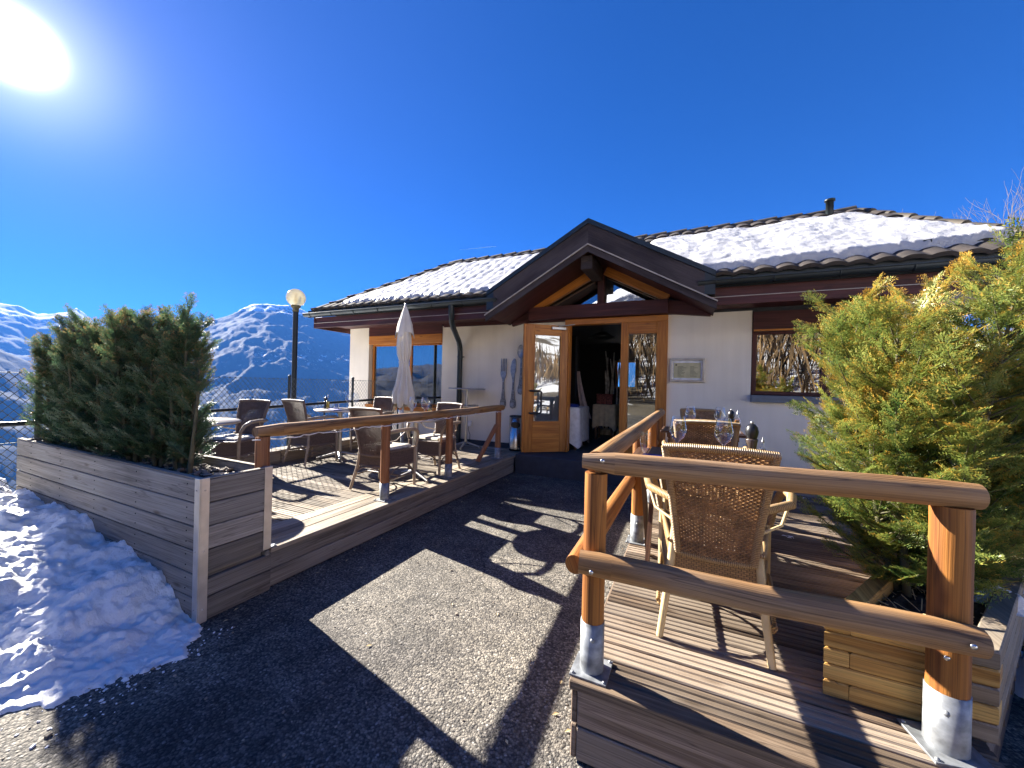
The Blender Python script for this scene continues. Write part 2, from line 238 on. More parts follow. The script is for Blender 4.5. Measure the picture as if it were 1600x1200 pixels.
MAT = dict(
 asphalt=asphalt_mat(), snow=snow_mat('snow', 0.42, 7), roofsnow=snow_mat('roof_snow', 0.0, 7, 0.56, 0.035), oldsnow=snow_mat('old_snow', 0.5, 9),
 deck=wood('weathered_decking', (0.12, 0.095, 0.068), (0.38, 0.31, 0.225), 1.1, 22, 0.75, 0.6, 0.4, weather=(0.36, 0.315, 0.25), cracks=0.4),
 deckR=wood('brown_decking', (0.068, 0.044, 0.028), (0.25, 0.18, 0.12), 0.9, 26, 0.7, 0.8, 0.45, weather=(0.32, 0.26, 0.20), cracks=0.6),
 grey=wood('grey_larch', (0.14, 0.125, 0.105), (0.37, 0.335, 0.29), 0.7, 22, 0.75, 0.45, 0.35, weather=(0.30, 0.285, 0.26), cracks=0.5),
 fascia=wood('brown_larch', (0.13, 0.085, 0.055), (0.34, 0.25, 0.18), 0.7, 22, 0.72, 0.45, 0.3, weather=(0.25, 0.20, 0.16), cracks=0.5),
 log=wood('honey_log', (0.19, 0.062, 0.012), (0.45, 0.185, 0.038), 0.7, 24, 0.6, 0.3, 0.15, cracks=0.6),
 logL=wood('red_brown_log', (0.22, 0.085, 0.035), (0.38, 0.165, 0.07), 0.7, 22, 0.6, 0.3, 0.15, cracks=0.5),
 rail=wood('worn_rail', (0.17, 0.078, 0.025), (0.44, 0.235, 0.085), 0.8, 22, 0.6, 0.5, 0.1, weather=(0.31, 0.205, 0.12), cracks=0.75),
 sleeper=wood('pine_sleeper', (0.46, 0.235, 0.055), (0.72, 0.47, 0.15), 0.6, 20, 0.6, 0.35, 0.25, cracks=0.5),
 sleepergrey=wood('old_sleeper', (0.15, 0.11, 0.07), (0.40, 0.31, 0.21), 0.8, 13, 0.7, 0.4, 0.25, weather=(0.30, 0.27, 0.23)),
 darkred=wood('dark_red_timber', (0.040, 0.011, 0.011), (0.098, 0.027, 0.024), 0.8, 10, 0.55, 0.2, 0.2),
 barge=wood('weathered_barge_board', (0.020, 0.014, 0.015), (0.055, 0.038, 0.038), 0.8, 22, 0.7, 0.7, 0.15, weather=(0.075, 0.058, 0.058), cracks=0.5),
 orange=wood('orange_larch', (0.38, 0.125, 0.018), (0.58, 0.23, 0.038), 0.9, 12, 0.42, 0.15, 0.12),
 table=wood('brown_slat', (0.07, 0.035, 0.022), (0.17, 0.09, 0.055), 1.0, 14, 0.45, 0.2, 0.2),
 wall=wall_mat(), plinth=plain('plinth', (0.045, 0.05, 0.062), 0.85, bump=0.2),
 slate=plain('slate_sill', (0.13, 0.16, 0.20), 0.6), zinc=plain('painted_zinc', (0.020, 0.030, 0.036), 0.38, 0.3, 0.2, 3), edge=plain('pale_drip_edge', (0.42, 0.37, 0.31), 0.5),
 tile=plain('roof_tile', (0.042, 0.033, 0.028), 0.75, var=0.3, scale=5, bump=0.3), ridge=plain('ridge_tile', (0.06, 0.05, 0.038), 0.7, var=0.25, scale=5, bump=0.2),
 galv=plain('galvanised_steel', (0.27, 0.285, 0.30), 0.55, 0.55, 0.3, 26), alu=plain('aluminium', (0.42, 0.41, 0.40), 0.36, 0.9, 0.12, 9), steel=plain('brushed_steel', (0.55, 0.55, 0.55), 0.25, 0.95, 0.06, 9),
 cornerstrip=plain('aluminium_angle', (0.60, 0.56, 0.50), 0.45, 0.6, 0.12, 9), black=plain('black_plastic', (0.012, 0.012, 0.013), 0.35), iron=plain('black_iron', (0.015, 0.02, 0.024), 0.45, 0.4),
 soil=plain('soil', (0.05, 0.035, 0.025), 0.95, var=0.5, scale=30, bump=0.9),
 ground=ground_mat(), brush=plain('brown_brush', (0.17, 0.105, 0.045), 0.95, var=0.7, scale=0.5),
 canvas=plain('cream_canvas', (0.66, 0.61, 0.53), 0.85, var=0.05, scale=6), cloth=plain('white_cloth', (0.75, 0.76, 0.78), 0.8), creamcloth=plain('cream_cloth', (0.72, 0.62, 0.42), 0.8), bluecloth=plain('blue_cloth', (0.02, 0.05, 0.35), 0.7),
 pinkcloth=plain('pale_cloth', (0.62, 0.52, 0.52), 0.8), curtain=plain('grey_curtain', (0.35, 0.36, 0.38), 0.85), sheer=plain('pale_curtain', (0.72, 0.72, 0.74), 0.85),
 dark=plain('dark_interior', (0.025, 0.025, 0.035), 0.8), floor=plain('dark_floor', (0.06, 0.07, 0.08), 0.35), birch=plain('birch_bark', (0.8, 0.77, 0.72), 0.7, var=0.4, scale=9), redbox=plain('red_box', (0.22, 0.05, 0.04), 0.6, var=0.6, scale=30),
 winglass=glassy('window_glass', (0.42, 0.48, 0.5), 0.30, 0.95), doorglass=glassy('door_glass', (0.72, 0.76, 0.76), 0.2, 0.9), glass=glassy('drinking_glass', (0.93, 0.95, 0.96), 0.08, 0.9, 0.0, 2.0),
 globe=globe_mat(),
 oil=plain('olive_oil', (0.75, 0.5, 0.02), 0.15), amber=plain('amber_oil', (0.62, 0.26, 0.03), 0.15), salt=plain('salt_mill', (0.07, 0.05, 0.038), 0.2), paper=plain('menu_paper', (0.52, 0.47, 0.27), 0.7, var=0.1), ink=plain('ink', (0.12, 0.11, 0.07), 0.8),
 whitepl=plain('white_paint', (0.72, 0.72, 0.72), 0.4), cut_metal=plain('pewter_cutlery', (0.30, 0.31, 0.34), 0.4, 0.7, 0.25, 18), cut_handle=plain('pewter_relief', (0.26, 0.255, 0.26), 0.5, 0.5, 0.5, 60, 0.6),
 purple=plain('mauve_napkin', (0.35, 0.33, 0.60), 0.8), ceramic=plain('tabletop_laminate', (0.06, 0.045, 0.05), 0.55), tabedge=plain('metal_table_edge', (0.6, 0.55, 0.5), 0.35, 0.8),
 cane=plain('cane_pole', (0.60, 0.46, 0.24), 0.42, var=0.18, scale=9), wick=plain('tan_wicker', (0.34, 0.19, 0.08), 0.5, var=0.3, scale=30), wickrim=wrap_mat('wrapped_tan_wicker', (0.44, 0.29, 0.13), (0.16, 0.085, 0.03), 250),
 weave=weave_mat('tan_weave', (0.40, 0.23, 0.095), (0.05, 0.025, 0.012)),
 caneG=plain('greyed_pole', (0.36, 0.28, 0.20), 0.5, var=0.15, scale=9), wickG=plain('grey_brown_wicker', (0.135, 0.088, 0.070), 0.55, var=0.25, scale=30), wickrimG=wrap_mat('wrapped_grey_wicker', (0.25, 0.18, 0.14), (0.09, 0.06, 0.045), 250),
 weaveG=weave_mat('grey_brown_weave', (0.15, 0.10, 0.085), (0.03, 0.02, 0.018)), cushion=plain('cream_cushion', (0.55, 0.51, 0.42), 0.85, var=0.25, scale=14),
 needleL=needle_mat('yew_needles_hedge', (0.03, 0.075, 0.045), (0.075, 0.14, 0.06), (0.30, 0.17, 0.07)), needleR=needle_mat('yew_needles', (0.06, 0.14, 0.035), (0.26, 0.30, 0.065), (0.54, 0.30, 0.045)),
 bark=plain('yew_bark', (0.10, 0.09, 0.045), 0.8, var=0.3, scale=20), bark2=plain('grey_bark', (0.17, 0.145, 0.13), 0.85, var=0.3, scale=8),
 wire=plain('fence_wire', (0.045, 0.06, 0.065), 0.45, 0.4), curb=wood('grey_curb', (0.16, 0.13, 0.10), (0.42, 0.36, 0.28), 0.9, 14, 0.8, 0.6, 0.3, weather=(0.33, 0.30, 0.25)),
 mount=mountain_mat('mountain_slope', 1000, 1.0), range=mountain_mat('far_range_slope', 980, 0.3), rocky=mountain_mat('snowy_south_slope', 820, 0.8, (0.05, 0.045, 0.04)),
 trail=plain('contrail', (0.95, 0.95, 0.95), 1.0),
)

# ------------------------------------------------------------------ mesh builder
RNG = random.Random(7)
class MB:
    def __init__(s): s.v = []; s.f = []; s.uv = []; s.r = []; s.sm = []; s.mi = []
    def add(s, vs, fs, uvs=None, rnd=None, smooth=False, mi=0):
        o = len(s.v); s.v += [tuple(p) for p in vs]
        rnd = RNG.random() if rnd is None else rnd
        for k, fc in enumerate(fs):
            s.f.append([o+i for i in fc]); s.sm.append(smooth); s.r.append(rnd); s.mi.append(mi)
            s.uv += uvs[k] if uvs else [(vs[i][0], vs[i][1]) for i in fc]
        return s
    def box(s, x0, x1, y0, y1, z0, z1, c=0.0, axis=None, rot=0, tilt=None, rnd=None, mi=0):
        ctr = Vector(((x0+x1)/2, (y0+y1)/2, (z0+z1)/2)); h = (abs(x1-x0)/2, abs(y1-y0)/2, abs(z1-z0)/2)
        mat = Matrix.Rotation(rot, 3, 'Z') if tilt is None else tilt
        return s.obox(ctr, h, mat, c, axis, rnd, mi)
    def obox(s, ctr, h, mat=None, c=0.0, axis=None, rnd=None, mi=0):
        ax = axis if axis is not None else max(range(3), key=lambda k: h[k])
        pts, fcs = [], []
        if c <= 0:
            pts = [(sx*h[0], sy*h[1], sz*h[2]) for sx in (-1, 1) for sy in (-1, 1) for sz in (-1, 1)]
            fcs = [[0, 1, 3, 2], [4, 6, 7, 5], [0, 4, 5, 1], [2, 3, 7, 6], [0, 2, 6, 4], [1, 5, 7, 3]]
        else:
            c = min(c, min(h)*0.6); idx = {}
            for sx in (-1, 1):
                for sy in (-1, 1):
                    for sz in (-1, 1):
                        for a in range(3):
                            idx[(sx, sy, sz, a)] = len(pts); q = [sx*(h[0]-c), sy*(h[1]-c), sz*(h[2]-c)]; q[a] = (sx, sy, sz)[a]*h[a]; pts.append(tuple(q))
            for a in range(3):
                b, d = (a+1) % 3, (a+2) % 3
                for sg in (-1, 1):
                    loop = []
                    for t1, t2 in ((-1, -1), (1, -1), (1, 1), (-1, 1)):
                        k = [0, 0, 0]; k[a] = sg; k[b] = t1; k[d] = t2; loop.append(idx[(*k, a)])
                    fcs.append(loop)
                for t1 in (-1, 1):
                    for t2 in (-1, 1):
                        k0 = [0, 0, 0]; k0[b] = t1; k0[d] = t2; lo = list(k0); lo[a] = -1; hi = list(k0); hi[a] = 1
                        fcs.append([idx[(*lo, b)], idx[(*hi, b)], idx[(*hi, d)], idx[(*lo, d)]])
            for sx in (-1, 1):
                for sy in (-1, 1):
                    for sz in (-1, 1): fcs.append([idx[(sx, sy, sz, a)] for a in range(3)])
        out, uvs = [], []
        o1, o2 = [k for k in range(3) if k != ax]
        for fc in fcs:
            P = [Vector(pts[i]) for i in fc]; n = (P[1]-P[0]).cross(P[2]-P[0]); cc = sum(P, Vector())/len(P)
            if n.dot(cc) < 0: fc = fc[::-1]; n = -n
            d = max(range(3), key=lambda k: abs(n[k])); out.append(fc)
            if d == ax: uvs.append([(pts[i][o1], pts[i][o2]) for i in fc])
            else:
                t = o2 if d == o1 else o1
                uvs.append([(pts[i][ax], pts[i][t]+h[d]*1.7) for i in fc])
        mm = mat if mat is not None else Matrix.Identity(3)
        return s.add([mm @ Vector(p) + Vector(ctr) for p in pts], out, uvs, rnd, False, mi)
    def beam(s, p0, p1, w, d, c=0.0, up=(0, 0, 1), rnd=None, mi=0):
        p0, p1 = Vector(p0), Vector(p1); x = (p1-p0); ln = x.length; x.normalize(); y = Vector(up).cross(x).normalized(); z = x.cross(y)
        return s.obox((p0+p1)/2, (ln/2, w/2, d/2), Matrix((x, y, z)).transposed(), c, 0, rnd, mi)
    def tube(s, pts, rads, n=8, cap=True, smooth=True, rnd=None, mi=0, flat=1.0):
        pts = [Vector(p) for p in pts]
        if not hasattr(rads, '__len__'): rads = [rads]*len(pts)
        vs, fs, uvs = [], [], []; ref = None; u = 0
        us = []
        for k, p in enumerate(pts):
            t = (pts[min(k+1, len(pts)-1)]-pts[max(k-1, 0)]).normalized()
            if ref is None: ref = Vector((0, 0, 1)) if abs(t.z) < 0.9 else Vector((1, 0, 0))
            a = ref - t*ref.dot(t); a.normalize(); ref = a; b = t.cross(a)
            if k: u += (p-pts[k-1]).length
            us.append(u)
            for j in range(n):
                th = 2*math.pi*j/n; vs.append(p + (a*math.cos(th)*flat + b*math.sin(th))*rads[k])
        for k in range(len(pts)-1):
            for j in range(n):
                j2 = (j+1) % n; fs.append([k*n+j, k*n+j2, (k+1)*n+j2, (k+1)*n+j])
                w0, w1 = 2*math.pi*rads[k]*j/n, 2*math.pi*rads[k]*(j+1)/n
                uvs.append([(us[k], w0), (us[k], w1), (us[k+1], w1), (us[k+1], w0)])
        s.add(vs, fs, uvs, rnd, smooth, mi)
        if cap:
            r_ = s.r[-1]
            for base, sgn in ((0, -1), ((len(pts)-1)*n, 1)):
                loop = list(range(base, base+n)); loop = loop[::-1] if sgn < 0 else loop
                s.add([vs[i] for i in loop], [list(range(n))], [[(0.3*math.cos(6.283*j/n)*rads[0], 0.9*math.sin(6.283*j/n)*rads[0]) for j in range(n)]], r_, False, mi)
        return s
    def lathe(s, prof, n=16, ctr=(0, 0, 0), smooth=True, rnd=None, mi=0, fold=None):
        vs, fs, uvs = [], [], []
        for i, (r, z) in enumerate(prof):
            for j in range(n):
                th = 2*math.pi*j/n; rr = r*(fold(th, z) if fold else 1)
                vs.append((ctr[0]+rr*math.cos(th), ctr[1]+rr*math.sin(th), ctr[2]+z))
        for i in range(len(prof)-1):
            for j in range(n):
                j2 = (j+1) % n; fs.append([i*n+j, i*n+j2, (i+1)*n+j2, (i+1)*n+j])
                uvs.append([(j/n, prof[i][1]), ((j+1)/n, prof[i][1]), ((j+1)/n, prof[i+1][1]), (j/n, prof[i+1][1])])
        return s.add(vs, fs, uvs, rnd, smooth, mi)
    def grid(s, fn, nu, nv, smooth=True, rnd=None, mi=0, wrap=False):
        vs = [Vector(fn(i/nu, j/nv)) for j in range(nv+1) for i in range(nu+1)]; fs, uvs = [], []
        for j in range(nv):
            for i in range(nu):
                a = j*(nu+1)+i; fc = [a, a+1, a+nu+2, a+nu+1]; fs.append(fc)
                uvs.append([(i/nu, j/nv), ((i+1)/nu, j/nv), ((i+1)/nu, (j+1)/nv), (i/nu, (j+1)/nv)])
        return s.add(vs, fs, uvs, rnd, smooth, mi)
    def prism(s, outline, fn, depth, rnd=None, mi=0):
        """2d outline -> front and back faces and a rim; fn(u,v,w) places points"""
        n = len(outline); vs = [fn(u, v, 0) for u, v in outline]+[fn(u, v, depth) for u, v in outline]
        fs = [list(range(n)), list(range(2*n-1, n-1, -1))]+[[i, i+n, (i+1) % n+n, (i+1) % n] for i in range(n)]
        uvs = [[outline[i % n] for i in fc] for fc in fs]
        return s.add(vs, fs, uvs, rnd, False, mi)
    def sphere(s, ctr, r, nu=16, nv=10, sq=(1, 1, 1), mi=0):
        return s.grid(lambda u, v: (ctr[0]+r*sq[0]*math.sin(math.pi*v)*math.cos(2*math.pi*u), ctr[1]+r*sq[1]*math.sin(math.pi*v)*math.sin(2*math.pi*u), ctr[2]-r*sq[2]*math.cos(math.pi*v)), nu, nv, mi=mi)
    def build(s, name, mat, parent=None, recalc=False):
        me = bpy.data.meshes.new(name); me.from_pydata(s.v, [], s.f)
        uvl = me.uv_layers.new(name='UVMap'); uvl.data.foreach_set('uv', np.array(s.uv, dtype=np.float32).ravel())
        a = me.attributes.new('rnd', 'FLOAT', 'FACE'); a.data.foreach_set('value', np.array(s.r, dtype=np.float32))
        me.polygons.foreach_set('use_smooth', np.array(s.sm, dtype=bool))
        for m in (mat if isinstance(mat, (list, tuple)) else [mat]): me.materials.append(MAT[m] if isinstance(m, str) else m)
        me.polygons.foreach_set('material_index', np.array(s.mi, dtype=np.int32))
        if recalc:
            bm = bmesh.new(); bm.from_mesh(me); bmesh.ops.recalc_face_normals(bm, faces=bm.faces); bm.to_mesh(me); bm.free()
        me.update()
        o = bpy.data.objects.new(name, me); C.objects.link(o)
        if parent: o.parent = parent
        return o
def tag(o, label=None, cat=None, group=None, kind=None):
    if label: o['label'] = label
    if cat: o['category'] = cat
    if group: o['group'] = group
    if kind: o['kind'] = kind
    return o
def thing(name, label, cat, loc=(0, 0, 0), rz=0, group=None):
    o = bpy.data.objects.new(name, None); C.objects.link(o); o.empty_display_size = 0.1
    o.location = loc; o.rotation_euler = (0, 0, rz); return tag(o, label, cat, group)
def copy_tree(o, parent=None):
    c = o.copy(); C.objects.link(c)
    if parent: c.parent = parent
    for ch in list(o.children): copy_tree(ch, c)
    return c
def place(proto, first, loc, rz, label):
    o = proto if first else copy_tree(proto)
    o.location = loc; o.rotation_euler = (0, 0, rz); o['label'] = label
    return o
def rect(x0, x1, y0, y1, z, nx=1, ny=1): return MB().grid(lambda u, v: (x0+(x1-x0)*u, y0+(y1-y0)*v, z), nx, ny, smooth=False)
def fbm(x, y, z=0, o=5, H=0.9): return noise.fractal(Vector((x, y, z)), H, 2.0, o)

# ------------------------------------------------------------------ setting: ground, asphalt, mountains
def sstep(a, b, x):
    t = min(1, max(0, (x-a)/(b-a))); return t*t*(3-2*t)
def gz(x, y):
    z = -0.05
    if x < -6.4: d = -6.4-x; z -= 0.62*d*sstep(0, 3, d)
    if y < -6:
        d = -6-y; z += 0.30*d*sstep(0, 9, d)*sstep(-14, -4, x)
    if y > 14: z -= 0.42*(y-14)
    if x > 9: d = x-9; z += 0.12*d*sstep(0, 30, d)*(1-sstep(14, 40, y))
    z += 0.012*abs(x+y)**0.5*fbm(x*0.11, y*0.11) * (1 if abs(x) > 8 or abs(y) > 9 else 0)
    return max(-900, min(z, 130 + 20*fbm(x*.004, y*.004)))
def axis_steps(lo, hi):
    a = [0.0]; st = 1.0
    while a[-1] < hi: a.append(a[-1]+st); st = 1.0 if a[-1] < 24 else st*1.16
    b = [0.0]; st = 1.0
    while b[-1] > lo: b.append(b[-1]-st); st = 1.0 if b[-1] > -24 else st*1.16
    return sorted(set(b[1:]+a))
XS, YS = axis_steps(-14000, 14000), axis_steps(-14000, 14000)
g = MB(); g.grid(lambda u, v: (XS[round(u*(len(XS)-1))], YS[round(v*(len(YS)-1))], gz(XS[round(u*(len(XS)-1))], YS[round(v*(len(YS)-1))])), len(XS)-1, len(YS)-1)
tag(g.build('ground', 'ground'), kind='structure')
a = MB(); a.grid(lambda u, v: (-6.0+11*u, -9+15.4*v, 0.0), 40, 50, smooth=False)
tag(a.build('asphalt', 'asphalt'), kind='structure')
# brown winter scrub on the slope behind the viewer (seen mirrored in the panes)
def scrub():
    vs = []; R = np.random.default_rng(5)
    n = 15000
    x = R.uniform(-26, 30, n); y = -10 - R.uniform(0, 1, n)**1.3*34
    m = MB()
    for i in range(n):
        h = R.uniform(0.7, 2.6)*(1.7 if R.random() < 0.08 else 1); p = Vector((x[i], y[i], gz(x[i], y[i])-0.05)); t = Vector((R.normal(0, .25), R.normal(0, .25), 1))*h
        s = Vector((R.normal(), R.normal(), 0)).normalized()*h*R.uniform(.012, .045)
        q = p+t*0.55
        m.add([p, q+s, p+t, q-s], [[0, 1, 2, 3]], rnd=R.random())
    return m
tag(scrub().build('scrub', 'brush'), kind='stuff')

def interp(tab, x):
    if x <= tab[0][0]: return tab[0][1]
    for (a0, b0), (a1, b1) in zip(tab, tab[1:]):
        if x <= a1: t = (x-a0)/(a1-a0); return b0+(b1-b0)*t
    return tab[-1][1]
def ridge(name, mat, tab, az0, az1, D, dn, bottom, na, nd, rough, seed, back=0.5):
    """a mountain: crest at distance D following elevations in tab (degrees by azimuth left of +Y), falling to the valley at dn"""
    m = MB()
    def fn(u, v):
        az = az0+(az1-az0)*u; el = interp(tab, az)
        s = 1.0 if v <= 0.8 else 0.0
        t = v/0.8 if v <= 0.8 else (v-0.8)/0.2
        a = rad(az); dx, dy = -math.sin(a), math.cos(a)
        crest = CAMH + math.tan(rad(el))*D
        if v <= 0.8: d = dn+(D-dn)*t; z = bottom+(crest-bottom)*(t**1.12)
        else: d = D+D*back*t; z = crest+(bottom-crest)*t
        x, y = dx*d, dy*d
        amp = math.sin(math.pi*min(1, (t if v <= 0.8 else 1-t)*0.93)) if v <= 0.8 else 1-t
        k = 1.0/(D*0.11)
        w = 1-abs(noise.fractal(Vector((x*k+seed, y*k, z*k*0.4)), 0.9, 2.1, 7))*1.7
        z += rough*D*(w-0.55)*(0.25+0.75*amp)*0.5 + rough*D*0.05*noise.fractal(Vector((x*k*9, y*k*9, seed)), 0.8, 2, 4)
        return (x, y, max(z, bottom-60))
    m.grid(fn, na, nd)
    return tag(m.build(name, mat), kind='structure')
# central mountain with ski runs, the near shoulder on the left, the far snowy range, and a snowy massif to the south
T_MAIN = [(30, 5.0), (44, 5.6), (48.2, 6.4), (50.2, 7.0), (52, 8.0), (54, 8.9), (55.5, 9.2), (57.5, 9.25), (59.0, 9.0), (59.9, 8.6), (61, 7.9), (62, 7.3), (64, 6.1), (65.5, 5.2), (68, 3.6), (72, 1.2), (76, -1.5), (82, -4)]
ridge('mountain', 'mount', T_MAIN, 26, 82, 8200, 2700, -900, 420, 150, 0.034, 3.1)
T_FAR = [(40, 5.5), (48, 6.2), (56, 6.5), (62, 6.2), (65.5, 6.1), (67, 5.6), (69, 5.0), (71, 4.6), (72.4, 5.2), (73.2, 6.0), (73.7, 6.4), (74.2, 5.9), (75.1, 5.6), (76.1, 5.3), (77.2, 5.9), (78.2, 6.1), (80, 6.5), (84, 6.6), (92, 6.3), (104, 6.0)]
ridge('mountain_range', 'range', T_FAR, 38, 112, 14500, 6200, -880, 460, 120, 0.030, 9.7)
T_SH = [(70, -5), (74, -1.0), (76, 0.5), (78, 1.8), (80, 3.0), (86, 4.6), (100, 5)]
ridge('hill', 'range', T_SH, 70, 108, 6000, 2900, -890, 120, 50, 0.028, 5.2)
T_S = [(108, 1.5), (125, 1.5), (135, 1.5), (148, 3), (153, 8), (160, 10.5), (166, 11.5), (169, 13), (172, 14.4), (174, 14.8), (177, 13.4), (182, 12), (195, 12), (215, 11), (240, 8)]
ridge('south_mountain', 'rocky', T_S, 106, 240, 5200, 1400, -100, 180, 60, 0.05, 1.3)

# ------------------------------------------------------------------ restaurant building
B = thing('restaurant_building', 'low cream rendered restaurant with tiled snowy roof and wooden entrance gable', 'building', (-1.4, 6.4, 0))
def part(mb, name, mat, parent=B, **k):
    o = mb.build(name, mat, None, **k); o.parent = parent
    if parent.parent is None: o.matrix_parent_inverse = Matrix.Translation(-parent.location)
    return o
FY = 6.4; EY, EZ, SLP, RY = 5.55, 2.90, 0.60, 8.2
w = MB()
def wl(x0, x1, z0, z1, y0=FY, y1=FY+0.3): w.box(x0, x1, y0, y1, z0, z1)
wl(-7.1, -6.52, 0.36, 2.62); wl(-6.52, -4.55, 0.36, 0.90); wl(-4.55, -2.0, 0.36, 2.58); wl(-0.36, 0.77, 0.36, 2.58); wl(0.77, 2.31, 0.36, 1.28); wl(2.31, 2.78, 0.36, 2.62)
wl(-7.1, -6.8, 0.3, 2.62, FY+0.3, 10.6); wl(2.48, 2.78, 0.3, 2.62, FY+0.3, 10.6)
wl(-7.1, -1.86, 0.3, 2.62, 10.6, 10.9); wl(-1.30, 2.78, 0.3, 2.62, 10.6, 10.9); wl(-1.86, -1.30, 0.3, 1.40, 10.6, 10.9); wl(-1.86, -1.30, 2.15, 2.62, 10.6, 10.9)
part(w, 'wall', 'wall')
w = MB(); w.box(-0.36, 2.77, FY-0.02, FY+0.28, -0.05, 0.36); w.box(-7.09, -2.6, FY+0.02, FY+0.28, -0.05, 0.36); w.box(-7.09, 2.77, 10.62, 10.88, -0.3, 0.3)
part(w, 'plinth', 'plinth')
# soffit, fascia, gutter
for x0, x1, y0, y1 in ((-7.2, -3.05, EY+0.06, FY), (0.24, 3.28, EY+0.06, FY), (2.78, 3.28, FY, 10.9)):
    s = MB(); s.box(x0, x1, y0, y1, 2.62, 2.645); part(s, 'soffit', 'darkred')
for x0, x1 in ((-7.22, -3.0), (0.20, 3.30)):
    s = MB(); s.box(x0, x1, EY+0.03, EY+0.06, 2.625, 2.75, 0.004, 0); s.box(x0, x1, EY+0.008, EY+0.04, 2.525, 2.62, 0.004, 0); part(s, 'fascia', 'darkred')
s = MB(); s.box(-7.25, -7.22, EY+0.02, 10.9, 2.525, 2.75); part(s, 'fascia', 'darkred')
s = MB(); s.box(3.30, 3.33, EY+0.02, 10.9, 2.525, 2.75); part(s, 'fascia', 'darkred')
s = MB(); s.box(-4.5, -1.95, FY-0.04, FY-0.002, 2.55, 2.62, 0, 0); part(s, 'fascia', 'darkred')
for x0, x1 in ((-7.22, -3.05), (0.22, 3.30)): s = MB(); s.box(x0, x1, EY+0.0, EY+0.03, 2.621, 2.629); part(s, 'drip_edge', 'edge')
for x0, x1 in ((-7.42, -2.86), (0.05, 3.5)):
    n = 9; gm = MB()
    gm.grid(lambda u, v: (x0+(x1-x0)*u, EY-0.065-0.058*math.cos(math.pi*v), 2.815-0.062*math.sin(math.pi*v)), 1, n)
    gm.tube([(x0, EY-0.125, 2.815), (x1, EY-0.125, 2.815)], 0.009, 6)
    gm.box(x0, x1, EY+0.005, EY+0.02, 2.75, 2.90)
    k = x0+0.2
    while k < x1:
        gm.tube([(k, EY-0.065-0.063*math.cos(a), 2.815-0.067*math.sin(a)) for a in np.linspace(0, math.pi, 9)], 0.007, 5); k += 0.62
    for e in (x0, x1): gm.prism([(-0.06*math.cos(a), -0.062*math.sin(a)) for a in np.linspace(0, math.pi, 9)], lambda u, v, q: (e+q, EY-0.065+u, 2.815+v), 0.006)
    part(gm, 'gutter', 'zinc')
d = MB(); d.tube([(-3.74, EY-0.06, 2.77), (-3.74, EY-0.05, 2.60), (-3.78, EY+0.03, 2.50), (-3.86, EY+0.2, 2.42), (-4.02, FY-0.22, 2.24), (-4.07, FY-0.10, 2.16), (-4.08, FY-0.07, 2.03), (-4.08, FY-0.07, 0.30)], 0.05, 12)
for z in (1.95, 1.0): d.tube([(-4.08, FY-0.07, z-0.012), (-4.08, FY-0.07, z+0.012)], 0.056, 12); d.box(-4.03, -3.99, FY-0.075, FY-0.055, z-0.01, z+0.01)
part(d, 'downpipe', 'zinc')
# roof tiles
def xl(t): return -7.27+1.65*t
def xr(t): return 3.34-0.92*t
NROW = 9
def tile_h(x): q = (x/0.225) % 1.0; return 0.036*math.sin(math.pi*q)**0.8 if q < 1 else 0
def on_roof(x, t, h):
    y = EY-0.03+t*(RY-EY+0.03); z = EZ+SLP*(y-EY); n = Vector((0, -SLP, 1)).normalized()
    return Vector((x, y, z))+n*h
rm = MB()
NX = 370
for r in range(NROW):
    t0, t1 = r/NROW, (r+1)/NROW+0.004
    xs = np.linspace(-7.3, 3.36, NX)
    rows = [(t0, -0.012, 0.8), (t0, 0.028, 1.0), ((t0+t1)/2, 0.014, 1.0), (t1, 0.0, 1.0)]
    def fn(u, v):
        t, h, k = rows[round(v*3)]; x = xs[round(u*(NX-1))]; x = min(max(x, xl(t)), xr(t))
        return on_roof(x, t, h+k*tile_h(x)+0.0015*math.sin(x*37+r*11))
    one = MB(); one.grid(fn, NX-1, 3, smooth=False)
    keep = [k for k, fc in enumerate(one.f) if not (lambda p: abs(p.x+1.39) < 1.58 and p.y < 7.1 and p.z < 3.86-0.56*abs(p.x+1.39)-0.03)(sum((Vector(one.v[i]) for i in fc), Vector())/4)]
    rm.add(one.v, [one.f[k] for k in keep], [one.uv[4*k:4*k+4] for k in keep])
# hip sides and the back slope
for side, ex, rx in ((-1, -7.27, xl(1)), (1, 3.34, xr(1))):
    rm.add([(ex, EY-0.03, EZ-0.02), (rx, RY, EZ+SLP*(RY-EY)), (ex, 11.0, EZ-0.02)], [[0, 1, 2]])
rm.add([(-7.27, 11.0, EZ-0.02), (3.34, 11.0, EZ-0.02), (xr(1), RY, EZ+SLP*(RY-EY)), (xl(1), RY, EZ+SLP*(RY-EY))], [[0, 1, 2, 3]])
roof = part(rm, 'roof', 'tile')
rt = MB()
def cap(p0, p1, step=0.36, r=0.10):
    p0, p1 = Vector(p0), Vector(p1); n = max(2, int((p1-p0).length/step))
    for k in range(n):
        a_, b_ = p0.lerp(p1, k/n), p0.lerp(p1, (k+1.08)/n)
        up = Vector((0, 0, 0.018)); rt.tube([a_+up*1.6, a_.lerp(b_, 0.5)+up, b_+up*0.2], [r*1.06, r*1.0, r*0.94], 10, True)
zr = EZ+SLP*(RY-EY)
cap((xr(1), RY, zr-0.03), (xl(1), RY, zr-0.03), 0.36, 0.075); cap((-7.25, EY, EZ-0.05), (xl(1), RY, zr-0.04), 0.36, 0.05); cap((3.32, EY, EZ), (xr(1), RY, zr-0.03), 0.36, 0.062)
part(rt, 'ridge_tiles', 'ridge', roof)
